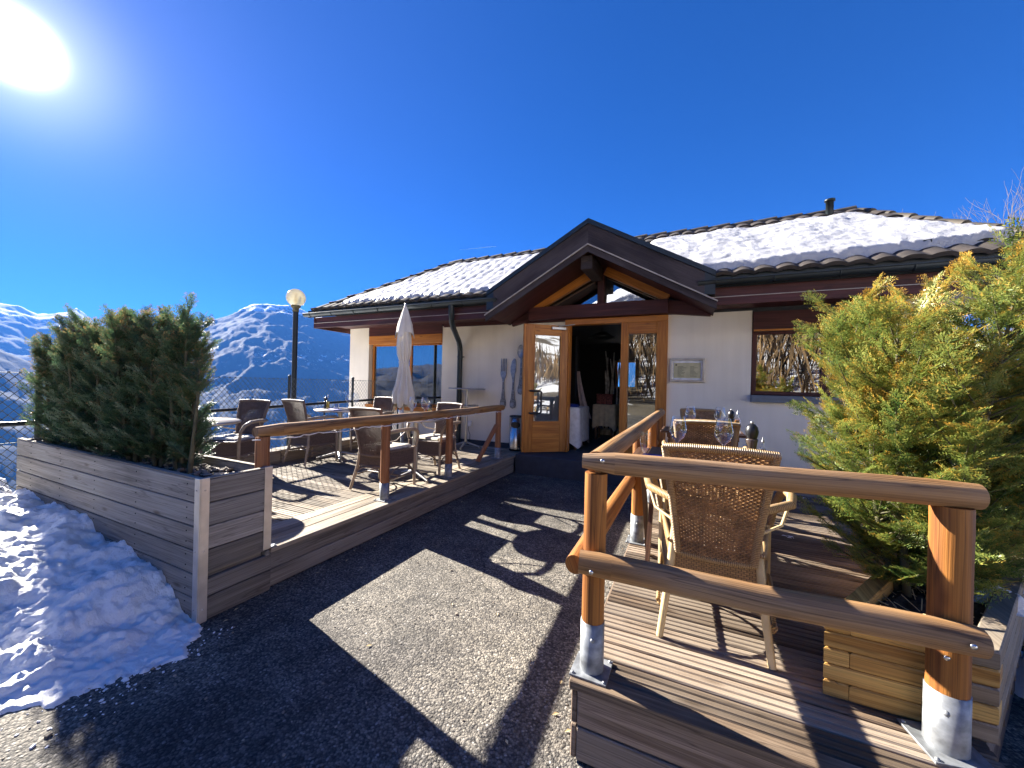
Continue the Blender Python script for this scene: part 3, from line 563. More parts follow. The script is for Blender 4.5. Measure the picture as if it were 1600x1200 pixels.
vp = MB(); vp.lathe([(0.055, -0.2), (0.055, 0.14), (0.075, 0.14), (0.075, 0.17), (0.0, 0.18)], 12, (2.02, RY-0.22, zr-0.02)); part(vp, 'vent_pipe', 'zinc', roof)
sh = MB(); sh.box(2.30, 2.37, EY+0.22, EY+0.24, EZ+0.13, EZ+0.26); part(sh, 'snow_guard', 'zinc', roof)
# entrance gable
GX, GY, GZ, GS, GH = -1.39, 5.45, 3.86, 0.56, 1.64
def gpt(dx, y, dz): return Vector((GX+dx, y, GZ-GS*abs(dx)+dz))
gr = MB()
for sx in (-1, 1):
    p = [gpt(0, GY-0.02, 0.0), gpt(sx*GH, GY-0.02, 0.0), gpt(sx*GH, 7.2, 0.0), gpt(0, 7.2, 0.0)]
    q = [v+Vector((0, 0, -0.07)) for v in p]
    gr.add(p+q, [[0, 1, 2, 3], [7, 6, 5, 4], [0, 4, 5, 1], [1, 5, 6, 2]])
part(gr, 'gable_roof', 'zinc')
def slopeboard(mb, top, bot, y0, y1, half, foot=0.0):
    for sx in (-1, 1):
        o = [(0, top), (sx*half, top), (sx*(half-foot), bot), (0, bot)]
        vs = [gpt(dx, y, dz) for y in (y0, y1) for dx, dz in o]
        fs = [[0, 1, 2, 3], [7, 6, 5, 4], [0, 4, 5, 1], [1, 5, 6, 2], [2, 6, 7, 3]]
        uv = [[(abs(o[i % 4][0])*1.15, o[i % 4][1]+ (0.3 if i > 3 else 0)) for i in fc] for fc in fs]
        mb.add(vs, fs, uv)
bb = MB(); slopeboard(bb, -0.072, -0.375, GY, GY+0.05, GH-0.12); slopeboard(bb, -0.379, -0.475, GY+0.0, GY+0.04, GH+0.02)
part(bb, 'barge_board', 'barge', recalc=True)
bb = MB(); slopeboard(bb, -0.362, -0.378, GY-0.022, GY-0.001, GH+0.03); part(bb, 'barge_trim', 'edge', recalc=True)
for sx in (-1, 1):
    bb = MB(); o = [(sx*(GH-0.12), -0.075), (sx*(GH+0.0), -0.075), (sx*(GH+0.0), -0.30), (sx*(GH-0.12), -0.36)]
    vs = [gpt(dx, y, dz) for y in (GY-0.004, GY+0.3) for dx, dz in o]; bb.add(vs, [[0, 1, 2, 3], [7, 6, 5, 4], [0, 4, 5, 1], [1, 5, 6, 2], [2, 6, 7, 3], [3, 7, 4, 0]]); part(bb, 'gable_flashing', 'zinc', recalc=True)
gs = MB()
for sx in (-1, 1):
    vs = [gpt(0, GY+0.06, -0.40), gpt(sx*(GH+0.02), GY+0.06, -0.40), gpt(sx*(GH+0.02), FY+0.1, -0.40), gpt(0, FY+0.1, -0.40)]; gs.add(vs, [[0, 1, 2, 3]])
part(gs, 'gable_soffit', 'darkred')
# gable front: tie beam, rafters, posts and glass
tb = MB(); tb.beam((-2.62, FY-0.06, 2.69), (-0.34, FY-0.06, 2.69), 0.2, 0.22, 0.006); tb.beam((-3.0, FY-0.02, 2.60), (-2.62, FY-0.02, 2.69), 0.1, 0.2); tb.beam((-0.34, FY-0.02, 2.69), (0.25, FY-0.02, 2.62), 0.1, 0.2)
tb.box(GX-0.04, GX+0.07, FY-0.10, FY+0.0, 2.80, 3.38, 0.005, 2); pe = MB(); pe.box(GX-0.13, GX+0.04, GY+0.12, FY-0.10, 3.17, 3.37, 0.006, 1); part(pe, 'purlin', 'barge')
tb.beam((-2.95, FY-0.03, 2.68), (-1.45, FY-0.03, 3.50), 0.04, 0.16); tb.beam((0.17, FY-0.03, 2.68), (-1.35, FY-0.03, 3.50), 0.04, 0.16)
part(tb, 'tie_beam', 'darkred')
ra = MB(); ra.beam((-2.52, FY-0.08, 2.80), (-1.46, FY-0.08, 3.335), 0.09, 0.14, 0.004); ra.beam((-0.34, FY-0.08, 2.83), (-1.30, FY-0.08, 3.335), 0.09, 0.14, 0.004)
ra.box(-2.55, -2.49, FY-0.12, FY-0.04, 2.80, 2.94); ra.box(-0.42, -0.35, FY-0.12, FY-0.04, 2.80, 2.94)
part(ra, 'rafter', 'orange')
gw = MB(); gw.add([(-2.45, FY+0.02, 2.80), (GX-0.04, FY+0.02, 2.80), (GX-0.04, FY+0.02, 3.33), (-2.45, FY+0.02, 2.83)], [[0, 1, 2, 3]]); gw.add([(GX+0.07, FY+0.02, 2.80), (-0.36, FY+0.02, 2.80), (-0.36, FY+0.02, 2.84), (GX+0.07, FY+0.02, 3.33)], [[0, 1, 2, 3]])
part(gw, 'gable_glass', 'winglass')
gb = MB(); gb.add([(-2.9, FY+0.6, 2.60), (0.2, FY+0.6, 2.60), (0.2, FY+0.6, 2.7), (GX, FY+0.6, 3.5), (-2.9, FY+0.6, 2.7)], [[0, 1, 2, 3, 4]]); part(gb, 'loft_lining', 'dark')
# windows
def window(x0, x1, z0, z1, mull, shutter, sillmat, mat, label, y=FY+0.12, curtains=()):
    fr = MB(); t = 0.055
    fr.box(x0, x1, y-0.03, y+0.03, z0, z0+t, 0.004, 0); fr.box(x0, x1, y-0.03, y+0.03, z1-t, z1, 0.004, 0)
    for xx in [x0+t/2, x1-t/2]+list(mull): fr.box(xx-t/2, xx+t/2, y-0.027, y+0.027, z0+t, z1-t, 0.004, 2)
    o = part(fr, 'window', mat); o['label'] = label
    gl = MB(); gl.box(x0+t*0.6, x1-t*0.6, y-0.004, y+0.004, z0+t*0.6, z1-t*0.6); part(gl, 'pane', 'winglass', o)
    if shutter:
        sb = MB(); sb.box(x0-0.01, x1, FY-0.02, y-0.031, z1-0.02, z1+shutter, 0.004, 0); part(sb, 'shutter_box', 'orange' if mat == 'orange' else 'darkred', o)
    if sillmat:
        si = MB(); si.box(x0-0.02, x1+0.02, FY-0.07, y-0.031, z0-0.10, z0-0.004, 0.006, 0); si.box(x0-0.02, x1+0.02, FY-0.085, FY-0.07, z0-0.05, z0-0.004); part(si, 'sill', sillmat, o)
    for cx, cw, cm in curtains:
        cu = MB(); cu.grid(lambda u, v: (cx+cw*(u-0.5)*(1.15-0.35*math.sin(math.pi*v)), y+0.18+0.03*math.sin(u*25), z0+(z1-z0)*v), 40, 6); part(cu, 'curtain', cm, o)
    return o
window(-6.5, -4.56, 0.94, 2.27, (-5.42,), 0.16, 'orange', 'orange', 'wide brown framed window with blue glass and pale curtains', curtains=((-6.25, 0.34, 'curtain'), (-5.2, 0.22, 'sheer'), (-4.7, 0.2, 'sheer')))
window(0.79, 2.30, 1.38, 2.30, (1.62,), 0.26, 'slate', 'darkred', 'dark red framed window with slate sill')
hd = MB(); hd.box(-6.52, -4.55, FY-0.012, FY+0.1, 2.431, 2.62, 0, 0); part(hd, 'lintel_board', 'darkred')
st = MB(); st.box(0.79, 2.30, FY-0.035, FY-0.021, 2.28, 2.305, 0, 0); part(st, 'shutter_strip', 'orange')
# door
df = MB(); DY = FY+0.02
df.box(-1.98, -0.34, FY-0.06, FY+0.10, 2.48, 2.575, 0.005, 0)
df.box(-1.99, -1.90, FY-0.06, FY+0.10, 0.31, 2.48, 0.005, 2); df.box(-1.04, -0.93, FY-0.06, FY+0.10, 0.31, 2.48, 0.005, 2); df.box(-0.50, -0.34, FY-0.055, FY+0.10, 0.31, 2.48, 0.005, 2)
df.box(-0.93, -0.50, FY-0.05, FY+0.09, 2.30, 2.48, 0.005, 0); df.box(-0.93, -0.50, FY-0.05, FY+0.09, 0.31, 0.62, 0.005, 0)
dfo = part(df, 'door_frame', 'orange')
dg = MB(); dg.box(-0.94, -0.49, FY+0.01, FY+0.02, 0.61, 2.31); part(dg, 'side_pane', 'doorglass', dfo)
HX, HY = -1.93, FY-0.075; FX, FYd = -2.50, 5.86
dv = Vector((FX-HX, FYd-HY, 0)); DL = dv.length; ang = math.atan2(dv.y, dv.x)
# the open leaf: one mesh of stiles and rails, with pane, handle and closer under it
ca, sa = math.cos(ang), math.sin(ang); LM = Matrix.Rotation(ang, 3, 'Z')
def lpt(u, n, z): return Vector((HX+ca*u-sa*n, HY+sa*u+ca*n, 0.325+z))
def lbox(mb, u0, u1, n0, n1, z0, z1, c=0.004, axis=None): mb.obox(lpt((u0+u1)/2, (n0+n1)/2, (z0+z1)/2), (abs(u1-u0)/2, abs(n1-n0)/2, abs(z1-z0)/2), LM, c, axis)
dl = MB(); DHt = 2.13
lbox(dl, 0, 0.115, -0.03, 0.03, 0, DHt, axis=2); lbox(dl, DL-0.14, DL, -0.03, 0.03, 0, DHt, axis=2); lbox(dl, 0.115, DL-0.14, -0.028, 0.028, DHt-0.16, DHt, axis=0); lbox(dl, 0.115, DL-0.14, -0.028, 0.028, 0, 0.50, axis=0)
lbox(dl, DL-0.005, DL+0.035, -0.038, 0.02, 0.0, DHt, axis=2)
leaf = part(dl, 'door', 'orange'); leaf['label'] = 'glazed orange wood door leaf swung wide open'
pg = MB(); lbox(pg, 0.10, DL-0.125, -0.006, 0.006, 0.49, DHt-0.15, 0); part(pg, 'pane', 'doorglass', leaf)
pb = MB()
for z0, z1, u0, u1 in ((0.5, 0.515, 0.115, DL-0.14), (DHt-0.175, DHt-0.16, 0.115, DL-0.14)): lbox(pb, u0, u1, 0.006, 0.034, z0, z1, 0)
for u in (0.115, DL-0.155): lbox(pb, u, u+0.015, 0.006, 0.034, 0.515, DHt-0.175, 0)
part(pb, 'glazing_bead', 'orange', leaf)
hn = MB(); hn.tube([lpt(DL-0.09, 0.03, 1.02), lpt(DL-0.09, 0.075, 1.02), lpt(DL-0.13, 0.09, 1.02), lpt(DL-0.24, 0.09, 1.02), lpt(DL-0.265, 0.09, 1.0), lpt(DL-0.265, 0.09, 0.67), lpt(DL-0.24, 0.09, 0.65), lpt(DL-0.13, 0.09, 0.65), lpt(DL-0.09, 0.075, 0.65), lpt(DL-0.09, 0.03, 0.65)], 0.017, 8)
part(hn, 'handle', 'black', leaf)
cl = MB(); lbox(cl, 0.05, 0.30, 0.03, 0.07, DHt-0.075, DHt-0.03); cl.tube([lpt(0.18, 0.06, DHt-0.02), (-1.80, FY-0.08, 2.48)], 0.01, 6); part(cl, 'door_closer', 'alu', leaf)
# threshold step
sp = MB(); sp.box(-2.58, -0.38, 5.72, FY+0.3, -0.05, 0.305, 0.01); part(sp, 'threshold_step', 'plinth')
# dark dining room behind the door
it = MB()
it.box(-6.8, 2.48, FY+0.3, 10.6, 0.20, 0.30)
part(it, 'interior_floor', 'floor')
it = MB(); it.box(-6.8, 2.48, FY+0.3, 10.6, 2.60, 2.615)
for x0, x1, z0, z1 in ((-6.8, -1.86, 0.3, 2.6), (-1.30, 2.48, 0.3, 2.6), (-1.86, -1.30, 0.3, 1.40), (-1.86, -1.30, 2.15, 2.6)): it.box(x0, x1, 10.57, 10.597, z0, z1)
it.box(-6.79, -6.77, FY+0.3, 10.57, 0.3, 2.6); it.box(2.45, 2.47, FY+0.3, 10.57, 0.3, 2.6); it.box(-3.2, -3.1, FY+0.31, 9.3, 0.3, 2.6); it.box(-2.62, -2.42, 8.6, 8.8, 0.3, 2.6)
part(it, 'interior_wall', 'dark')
bw = MB()
for xx in (-1.835, -1.58, -1.325): bw.box(xx-0.025, xx+0.025, 10.61, 10.66, 1.40, 2.15)
bw.box(-1.81, -1.35, 10.612, 10.658, 1.40, 1.45); bw.box(-1.81, -1.35, 10.612, 10.658, 2.10, 2.15)
part(bw, 'rear_window', 'orange')
# things in the dining room
def cloth_table(loc, w_, d_, h, mat, label, cat='table'):
    t = thing('dining_table', label, cat, loc)
    tt = MB(); tt.box(-w_/2, w_/2, -d_/2, d_/2, h-0.03, h); tt.build('tabletop', 'table', t)
    for sx in (-1, 1):
        for sy in (-1, 1): MB().box(sx*(w_/2-0.05)-0.02, sx*(w_/2-0.05)+0.02, sy*(d_/2-0.05)-0.02, sy*(d_/2-0.05)+0.02, 0, h-0.03).build('leg', 'table', t)
    return t
def drape(name, loc, w_, d_, h, drop, mat, label):
    m = MB(); n = 64
    def ring(k): # rounded rectangle
        a = 2*math.pi*k/n; cx, cy = math.cos(a), math.sin(a); q = max(abs(cx)/(w_/2), abs(cy)/(d_/2)); return Vector((cx/q, cy/q))
    vs = []; rows = [(0.0, h+0.004), (1.0, h+0.004), (1.03, h-0.02), (1.06, h-drop*0.5), (1.09, h-drop)]
    for ri, (s_, z) in enumerate(rows):
        for k in range(n):
            p = ring(k)*s_; wv = (1+0.035*math.sin(k*1.55)*(ri >= 3)*(ri-2)); corner = abs(p.x)/(w_/2)*abs(p.y)/(d_/2) if ri == 4 else 0
            vs.append((p.x*wv, p.y*wv, z-0.18*max(0, corner-0.6)))
    fs = [[i*n+k, i*n+(k+1) % n, (i+1)*n+(k+1) % n, (i+1)*n+k] for i in range(len(rows)-1) for k in range(n)]
    m.add(vs, fs, None, None, True); o = m.build(name, mat); o.location = loc
    return tag(o, label, 'tablecloth')
cloth_table((-2.16, 7.05, 0.30), 0.7, 0.7, 0.75, 'cloth', 'table just inside the door under a white cloth')
drape('tablecloth', (-2.16, 7.05, 0.30), 0.72, 0.72, 0.75, 0.62, 'cloth', 'long white cloth on the table just inside the door')
bn = MB(); bn.box(-0.10, 0.12, -0.09, 0.09, 0.0, 0.03, 0.008); bn.box(-0.08, 0.1, -0.08, 0.08, 0.03, 0.05, 0.008); o = bn.build('napkin_stack', 'bluecloth'); o.location = (-2.0, 6.95, 1.056); tag(o, 'stack of bright blue napkins on the white tablecloth indoors', 'napkins')
cloth_table((-1.68, 8.5, 0.30), 0.44, 0.44, 0.75, 'creamcloth', 'small table deeper inside under a cream cloth')
drape('tablecloth', (-1.68, 8.5, 0.30), 0.46, 0.46, 0.75, 0.45, 'creamcloth', 'cream cloth with hanging corners on the deeper indoor table')
rb = MB(); rb.box(-0.17, 0.17, -0.1, 0.1, 0, 0.2, 0.01); rb.box(-0.18, 0.18, -0.11, 0.11, 0.2, 0.225, 0.008); o = rb.build('box', 'redbox'); o.location = (-1.70, 8.5, 1.056); tag(o, 'dark red lidded box on the cream tablecloth', 'box')
bi = MB()
for k in range(9):
    bx, by = -1.90+0.05*k+RNG.uniform(-.02, .02), 9.35+RNG.uniform(-.08, .08); h = RNG.uniform(1.4, 1.95)
    bi.tube([(bx, by, 0.42), (bx+RNG.uniform(-.06, .06), by, 0.42+h*0.6), (bx+RNG.uniform(-.09, .09), by, 0.42+h)], [0.022, 0.02, 0.013], 7)
bi.box(-2.0, -1.40, 9.2, 9.5, 0.30, 0.42, 0.01); bi_o = bi.build('birch_poles', 'birch'); tag(bi_o, 'bundle of upright birch poles standing in the dark dining room', 'birch poles')
pc = MB(); pc.grid(lambda u, v: (-2.15+0.06*(u-0.5)*(1+2.2*v)+0.20*v**1.4, 7.9+0.03*math.sin(u*9), 1.75-0.98*v), 14, 24)
pcm = thing('pale_drape', 'narrow pale drape hanging inside the doorway beside the white table', 'drape', (0, 0, 0)); o = pc.build('cloth', 'pinkcloth', pcm); MB().tube([(-2.15, 7.9, 1.72), (-2.15, 7.9, 2.6)], 0.012, 6).build('hanging_rod', 'dark', pcm)
lp = thing('pendant_lamp', 'dark pendant lamp shade hanging inside the doorway', 'lamp', (-1.62, 7.6, 2.40)); MB().lathe([(0.05, 0.12), (0.12, 0.10), (0.27, 0.0), (0.265, 0.0), (0.11, 0.09), (0.03, 0.11)], 24).build('lamp_shade', 'iron', lp); MB().tube([(0, 0, 0.11), (0, 0, 0.205)], 0.008, 6).build('cable', 'black', lp)

# snow lying on the roof
def snow_sheet(name, label, xa, xb, ta, tb, thick, seed, nu, nv):
    m = MB()
    def fn(u, v):
        x0, x1 = xa(v), xb(v); x = x0+(x1-x0)*u; t = ta(u)+(tb(u)-ta(u))*v
        e = min(u*(x1-x0), (1-u)*(x1-x0), v*2.4, (1-v)*2.4)
        nz_ = noise.fractal(Vector((x*1.8, t*6, seed)), 0.8, 2, 5); e2 = e+0.05*nz_
        k = sstep(-0.01, 0.14, e2)
        row = 0.5+0.5*math.cos((t*NROW % 1)*2*math.pi)
        flat = thick > 0.05
        dim = noise.noise(Vector((x*(5.0 if flat else 8.5), t*(30 if flat else 24), seed)))
        h = -0.03+k*(0.078+thick*(0.8+0.3*nz_)+(0.06 if flat else 0.38)*tile_h(x)+(0.011 if flat else 0.011)*dim - (0.002 if flat else 0.012)*row)
        return on_roof(x, t, h)
    m.grid(fn, nu, nv); return tag(m.build(name, 'roofsnow'), label, 'snow')
snow_sheet('roof_snow', 'sheet of old snow on the roof left of the entrance gable', lambda v: -6.78+1.62*v, lambda v: -2.75+0.0*v, lambda u: 0.035, lambda u: 0.86, 0.042, 2.0, 220, 100)
snow_sheet('roof_snow', 'thick sheet of snow on the roof right of the entrance gable', lambda v: -0.35-0.5*v, lambda v: 3.10-0.80*v, lambda u: 0.02+0.085*u**1.5, lambda u: 0.79, 0.09, 5.0, 220, 110)

# wall decorations and fittings
def relief(name, outline, x, z, mat, label, cat, extra=None):
    t = thing(name, label, cat, (x, FY-0.012, z))
    return t
def cutlery_handle():
    w_ = [(0.0, 0.016), (0.12, 0.018), (0.22, 0.03), (0.30, 0.038), (0.36, 0.055), (0.42, 0.058), (0.46, 0.045), (0.48, 0.0)]
    return [(h, -z) for z, h in w_] + [(-h, -z) for z, h in w_[::-1][1:]]
def put2d(mb, outline, depth=0.02, off=0.0): mb.prism(outline, lambda u, v, q: (u, -off-q, v), depth)
def handle_part(t):
    m = MB(); put2d(m, cutlery_handle(), 0.022); m.build('handle', 'cut_handle', t, recalc=True)
    m = MB(); put2d(m, [(0.034*math.cos(a), -0.405+0.04*math.sin(a)) for a in np.linspace(0, 2*math.pi, 14)[:-1]], 0.012, 0.0225); m.build('handle_medallion', 'cut_metal', t, recalc=True)
t = relief('wall_fork', None, -3.15, 1.48, '', 'large pewter fork hung on the cream wall, leftmost of the cutlery', 'wall fork')
m = MB(); put2d(m, [(0.016, 0.0), (0.022, 0.05), (0.05, 0.11), (0.06, 0.16), (0.06, 0.20), (-0.06, 0.20), (-0.06, 0.16), (-0.05, 0.11), (-0.022, 0.05), (-0.016, 0.0)], 0.02)
m.build('fork_head', 'cut_metal', t, recalc=True)
for k in range(4):
    xx = -0.05+k*0.0333; m = MB(); put2d(m, [(xx-0.008, 0.2), (xx+0.008, 0.2), (xx+0.005, 0.42), (xx, 0.44), (xx-0.005, 0.42)], 0.018); m.build('tine', 'cut_metal', t, recalc=True)
handle_part(t)
t = relief('wall_knife', None, -2.95, 1.48, '', 'large pewter knife hung on the cream wall between fork and spoon', 'wall knife')
m = MB(); put2d(m, [(0.016, 0.0), (0.03, 0.16), (0.05, 0.2), (0.05, 0.38), (0.035, 0.43), (0.01, 0.44), (-0.03, 0.39), (-0.055, 0.28), (-0.058, 0.2), (-0.04, 0.13), (-0.016, 0.04), (-0.016, 0.0)], 0.018); m.build('blade', 'cut_metal', t, recalc=True); handle_part(t)
t = relief('wall_spoon', None, -2.80, 1.74, '', 'large pewter spoon hung highest on the cream wall, partly behind the open door', 'wall spoon')
m = MB(); m.grid(lambda u, v: (0.07*math.cos(2*math.pi*u)*v, -0.035+0.025*(1-v*v), 0.30+0.125*math.sin(2*math.pi*u)*v), 28, 8); m.grid(lambda u, v: (0.07*math.cos(2*math.pi*u)*(1-0.1*v), -0.035+0.035*v, 0.30+0.125*math.sin(2*math.pi*u)*(1-0.05*v)), 28, 2); put2d(m, [(0.015, 0), (0.015, 0.19), (-0.015, 0.19), (-0.015, 0)], 0.02); m.build('bowl', 'cut_metal', t); handle_part(t)
t = thing('menu_case', 'silver framed menu board on the cream wall right of the door', 'menu', (-0.06, FY-0.002, 1.725))
m = MB(); m.box(-0.24, 0.24, -0.04, 0, -0.18, -0.15, 0.004); m.box(-0.24, 0.24, -0.04, 0, 0.15, 0.18, 0.004); m.box(-0.24, -0.205, -0.04, 0, -0.15, 0.15, 0.004); m.box(0.205, 0.24, -0.04, 0, -0.15, 0.15, 0.004); m.build('frame', 'alu', t)
m = MB(); m.box(-0.205, 0.205, -0.012, -0.002, -0.15, 0.15); m.build('backing', 'whitepl', t)
m = MB(); m.box(-0.185, 0.185, -0.016, -0.0125, -0.12, 0.11); m.build('menu_sheet', 'paper', t)
m = MB()
m.box(-0.165, -0.14, -0.0175, -0.0165, 0.065, 0.09); m.build('menu_emblem', 'ink', t)
for c_ in range(2):
    m = MB()
    for r_ in range(9):
        x_ = -0.13+c_*0.17; m.box(x_, x_+RNG.uniform(0.05, 0.12), -0.0175, -0.0165, 0.05-r_*0.018, 0.055-r_*0.018)
    m.build('menu_lines', 'ink', t)
t = thing('power_socket', 'small white power socket low on the cream wall behind the high table', 'socket', (-3.86, FY-0.002, 0.66)); MB().box(-0.05, 0.05, -0.045, 0, -0.05, 0.06, 0.01).build('socket_box', 'whitepl', t); MB().tube([(-0.01, -0.03, -0.05), (0.0, -0.05, -0.12), (0.03, -0.04, -0.2), (0.02, -0.03, -0.34)], 0.006, 6).build('cable', 'black', t)

# ------------------------------------------------------------------ timber decks
LZ, LX, LB = 0.28, -2.60, -5.22          # left deck: top, edge along the path, back edge
def deck_boards(mb, x0f, x1f, y0, y1, z, wd=0.092, gap=0.008, th=0.028, grooves=2):
    y = y0
    while y < y1-0.02:
        y2 = min(y+wd, y1); x0, x1 = x0f((y+y2)/2), x1f((y+y2)/2); r_ = RNG.random()
        # every board is a row of rounded ribs with grooves between them
        prof = []; n = 3; w_ = (y2-y)/n
        for k in range(n):
            prof += [(y+k*w_+0.0025, z-0.006), (y+k*w_+0.0065, z-0.0005), (y+(k+0.5)*w_, z+0.0007), (y+(k+1)*w_-0.0065, z-0.0005), (y+(k+1)*w_-0.0025, z-0.006)]
        prof = [(y, z-th)]+prof+[(y2, z-th)]
        vs = [(x0, p, q) for p, q in prof]+[(x1, p, q) for p, q in prof]; m_ = len(prof)
        fs = [[k, k+m_, k+1+m_, k+1] for k in range(m_-1)]; uv = [[(x0, prof[k][0]*1.0), (x1, prof[k][0]), (x1, prof[k+1][0]), (x0, prof[k+1][0])] for k in range(m_-1)]
        mb.add(vs, fs, uv, r_); mb.add(vs, [list(range(m_)), list(range(2*m_-1, m_-1, -1))], None, r_)
        y = y2+gap
D1 = thing('timber_deck', 'raised weathered grey deck left of the path with a bordered edge', 'deck', (-3.9, 4.0, 0))
m = MB(); deck_boards(m, lambda y: LB, lambda y: -3.02, 1.70, FY-0.02, LZ-0.012); part(m, 'deck_boards', 'deck', D1)
m = MB()
for x0, x1 in ((-3.018, -2.885), (-2.878, -2.745), (-2.738, LX+0.012)): m.box(x0, x1, 1.70, 5.95, LZ-0.03, LZ, 0.004, 1)
m.box(-3.018, LX+0.012, 5.955, FY-0.02, LZ-0.03, LZ-0.004, 0.004, 0)
part(m, 'border_boards', 'deck', D1)
m = MB()
for z0, z1 in ((0.012, 0.128), (0.134, 0.248)):
    m.box(LX-0.03, LX, 1.70, 5.715, z0, z1, 0.004, 1)
m.box(LX-0.07, LX-0.035, 1.75, 5.7, -0.02, 0.245, 0, 1)
part(m, 'fascia_boards', 'grey', D1)
m = MB()
for x0, x1 in ((LB, -4.1), (-4.1, -2.7)): m.box(x0, x1, 1.72, 6.3, -0.6, LZ-0.05)
part(m, 'substructure', 'plinth', D1)
cu = thing('timber_curb', 'low weathered timber beam along the far edge of the left deck', 'curb beam', (-5.32, 4, LZ))
m = MB(); m.box(-5.47, -5.225, 1.75, 3.55, LZ-0.3, LZ+0.155, 0.012, 1); m.box(-5.47, -5.225, 3.556, 6.35, LZ-0.3, LZ+0.16, 0.012, 1); part(m, 'beam', 'curb', cu)

RZ = 0.32
D2 = thing('timber_deck', 'raised brown ribbed deck right of the path carrying the tan wicker chairs', 'deck', (0.4, 3.3, 0))
m = MB(); deck_boards(m, lambda y: -0.375, lambda y: min(2.6, 0.895+max(0, y-1.80)*0.60), 1.515, 5.24, RZ-0.002, 0.105, 0.007); part(m, 'deck_boards', 'deckR', D2)
m = MB(); m.box(-0.40, 0.90, 1.44, 1.51, RZ-0.035, RZ, 0.004, 0); part(m, 'nosing', 'deckR', D2)
m = MB()
for z0, z1 in ((0.012, 0.138), (0.146, 0.283)):
    m.box(-0.37, 0.89, 1.455, 1.485, z0, z1, 0.004, 0); m.box(-0.395, -0.372, 1.46, 5.24, z0, z1, 0.004, 1); m.box(0.86, 0.89, 1.49, 1.80, z0, z1, 0.004, 1); m.beam((0.875, 1.80, (z0+z1)/2), (2.54, 4.57, (z0+z1)/2), 0.03, z1-z0); m.box(-0.37, 2.6, 5.215, 5.24, z0, z1, 0.004, 0)
part(m, 'fascia_boards', 'fascia', D2)
m = MB(); m.box(-0.35, 0.88, 1.50, 5.2, -0.02, 0.27); m.box(0.88, 1.55, 2.9, 5.2, -0.02, 0.27); m.box(1.55, 2.55, 4.56, 5.2, -0.02, 0.27); part(m, 'substructure', 'plinth', D2)

# ------------------------------------------------------------------ log railings
def log_path(p0, p1, r, n=10, seed=0, wob=0.004):
    p0, p1 = Vector(p0), Vector(p1); pts = []
    for k in range(n+1):
        t = k/n; q = p0.lerp(p1, t); pts.append(q+Vector((wob*noise.noise(Vector((t*3, seed, 0))), wob*noise.noise(Vector((t*3, seed, 9))), wob*noise.noise(Vector((t*3, seed, 5)))*1.5)))
    return pts
def post(root, x, y, z0, z1, r, shoe, mat, seed=0, ang=0.0, shoe_r=None, half=False):
    m = MB(); m.tube(log_path((x, y, z0+shoe*0.9), (x, y, z1), r, 8, seed, 0.003), r, 18)
    po = part(m, 'post', mat, root)
    m = MB(); rs = shoe_r or r*1.06; m.lathe([(rs, 0.005), (rs, shoe), (rs-0.006, shoe), (rs-0.006, 0.01)], 20, (x, y, z0))
    m.obox((x, y, z0+0.004), (r*1.62, r*1.62, 0.004), Matrix.Rotation(ang, 3, 'Z'), 0.001)
    for sx in (-1, 1):
        for sy in (-1, 1):
            v = Matrix.Rotation(ang, 3, 'Z') @ Vector((sx*r*1.38, sy*r*1.38, 0)); m.lathe([(0.007, 0.008), (0.006, 0.013), (0.0, 0.014)], 8, (x+v.x, y+v.y, z0))
    v = Vector((-x, -y, 0)).normalized()*rs; m.sphere((x+v.x, y+v.y, z0+shoe*0.72), 0.009, 8, 6)
    part(m, 'post_shoe', 'galv', po); return po
R1 = thing('log_railing', 'red brown log railing along the left deck edge', 'railing', (-2.7, 3.5, LZ))
m = MB(); m.tube(log_path((-2.66, 1.62, 1.083), (-2.70, 3.4, 1.07), 0.05, 10, 1), [0.034]+[0.046]*10, 14); m.tube(log_path((-2.70, 3.4, 1.07), (-2.72, 5.50, 1.07), 0.05, 10, 2), [0.046]*10+[0.042], 14)
part(m, 'handrail', 'rail', R1)
for k, (x, y) in enumerate(((-2.67, 1.68), (-2.715, 2.91), (-2.70, 3.99), (-2.73, 5.38))): post(R1, x, y, LZ, 1.045, 0.044, 0.17, 'logL', k)
m = MB(); m.tube(log_path((-2.735, 5.33, 0.80), (-2.86, 4.98, LZ), 0.035, 4, 3), 0.036, 12); part(m, 'brace', 'logL', R1)
m = MB(); pts = []
for k in range(90):
    y = 1.6+3.8*k/89; pts.append((-2.655+0.012*math.sin(k*1.9), y, 1.030-0.014*abs(math.sin(k*0.27))+0.004*math.sin(k*2.3)))
m.tube(pts, 0.0045, 5); cb = m.build('light_cable', 'sheer'); tag(cb, 'pale cable strung under the handrail of the left railing', 'cable')
R2 = thing('log_railing', 'honey coloured log railing round the right deck', 'railing', (0.2, 2.6, RZ))
m = MB(); m.tube(log_path((-0.335, 1.53, 1.145), (-0.335, 5.2, 1.14), 0.052, 12, 4), 0.046, 16); part(m, 'handrail', 'rail', R2)
m = MB(); m.tube(log_path((-0.385, 1.51, 1.152), (0.825, 1.715, 1.132), 0.047, 10, 5), [0.028]+[0.043]*9+[0.040], 18); part(m, 'handrail', 'rail', R2)
m = MB(); m.tube(log_path((-0.375, 1.455, 0.775), (0.81, 1.655, 0.705), 0.05, 10, 6), [0.042]+[0.046]*9+[0.042], 18); part(m, 'lower_rail', 'rail', R2)
m = MB(); m.tube(log_path((-0.39, 1.44, 0.765), (-0.385, 5.1, 0.77), 0.045, 10, 7), [0.036]+[0.043]*10, 16); part(m, 'lower_rail', 'log', R2)
for k, (x, y) in enumerate(((-0.335, 1.535), (-0.335, 2.95), (-0.335, 4.05), (-0.335, 5.1))): post(R2, x, y, RZ, 1.105, 0.044, 0.20, 'log', 10+k)
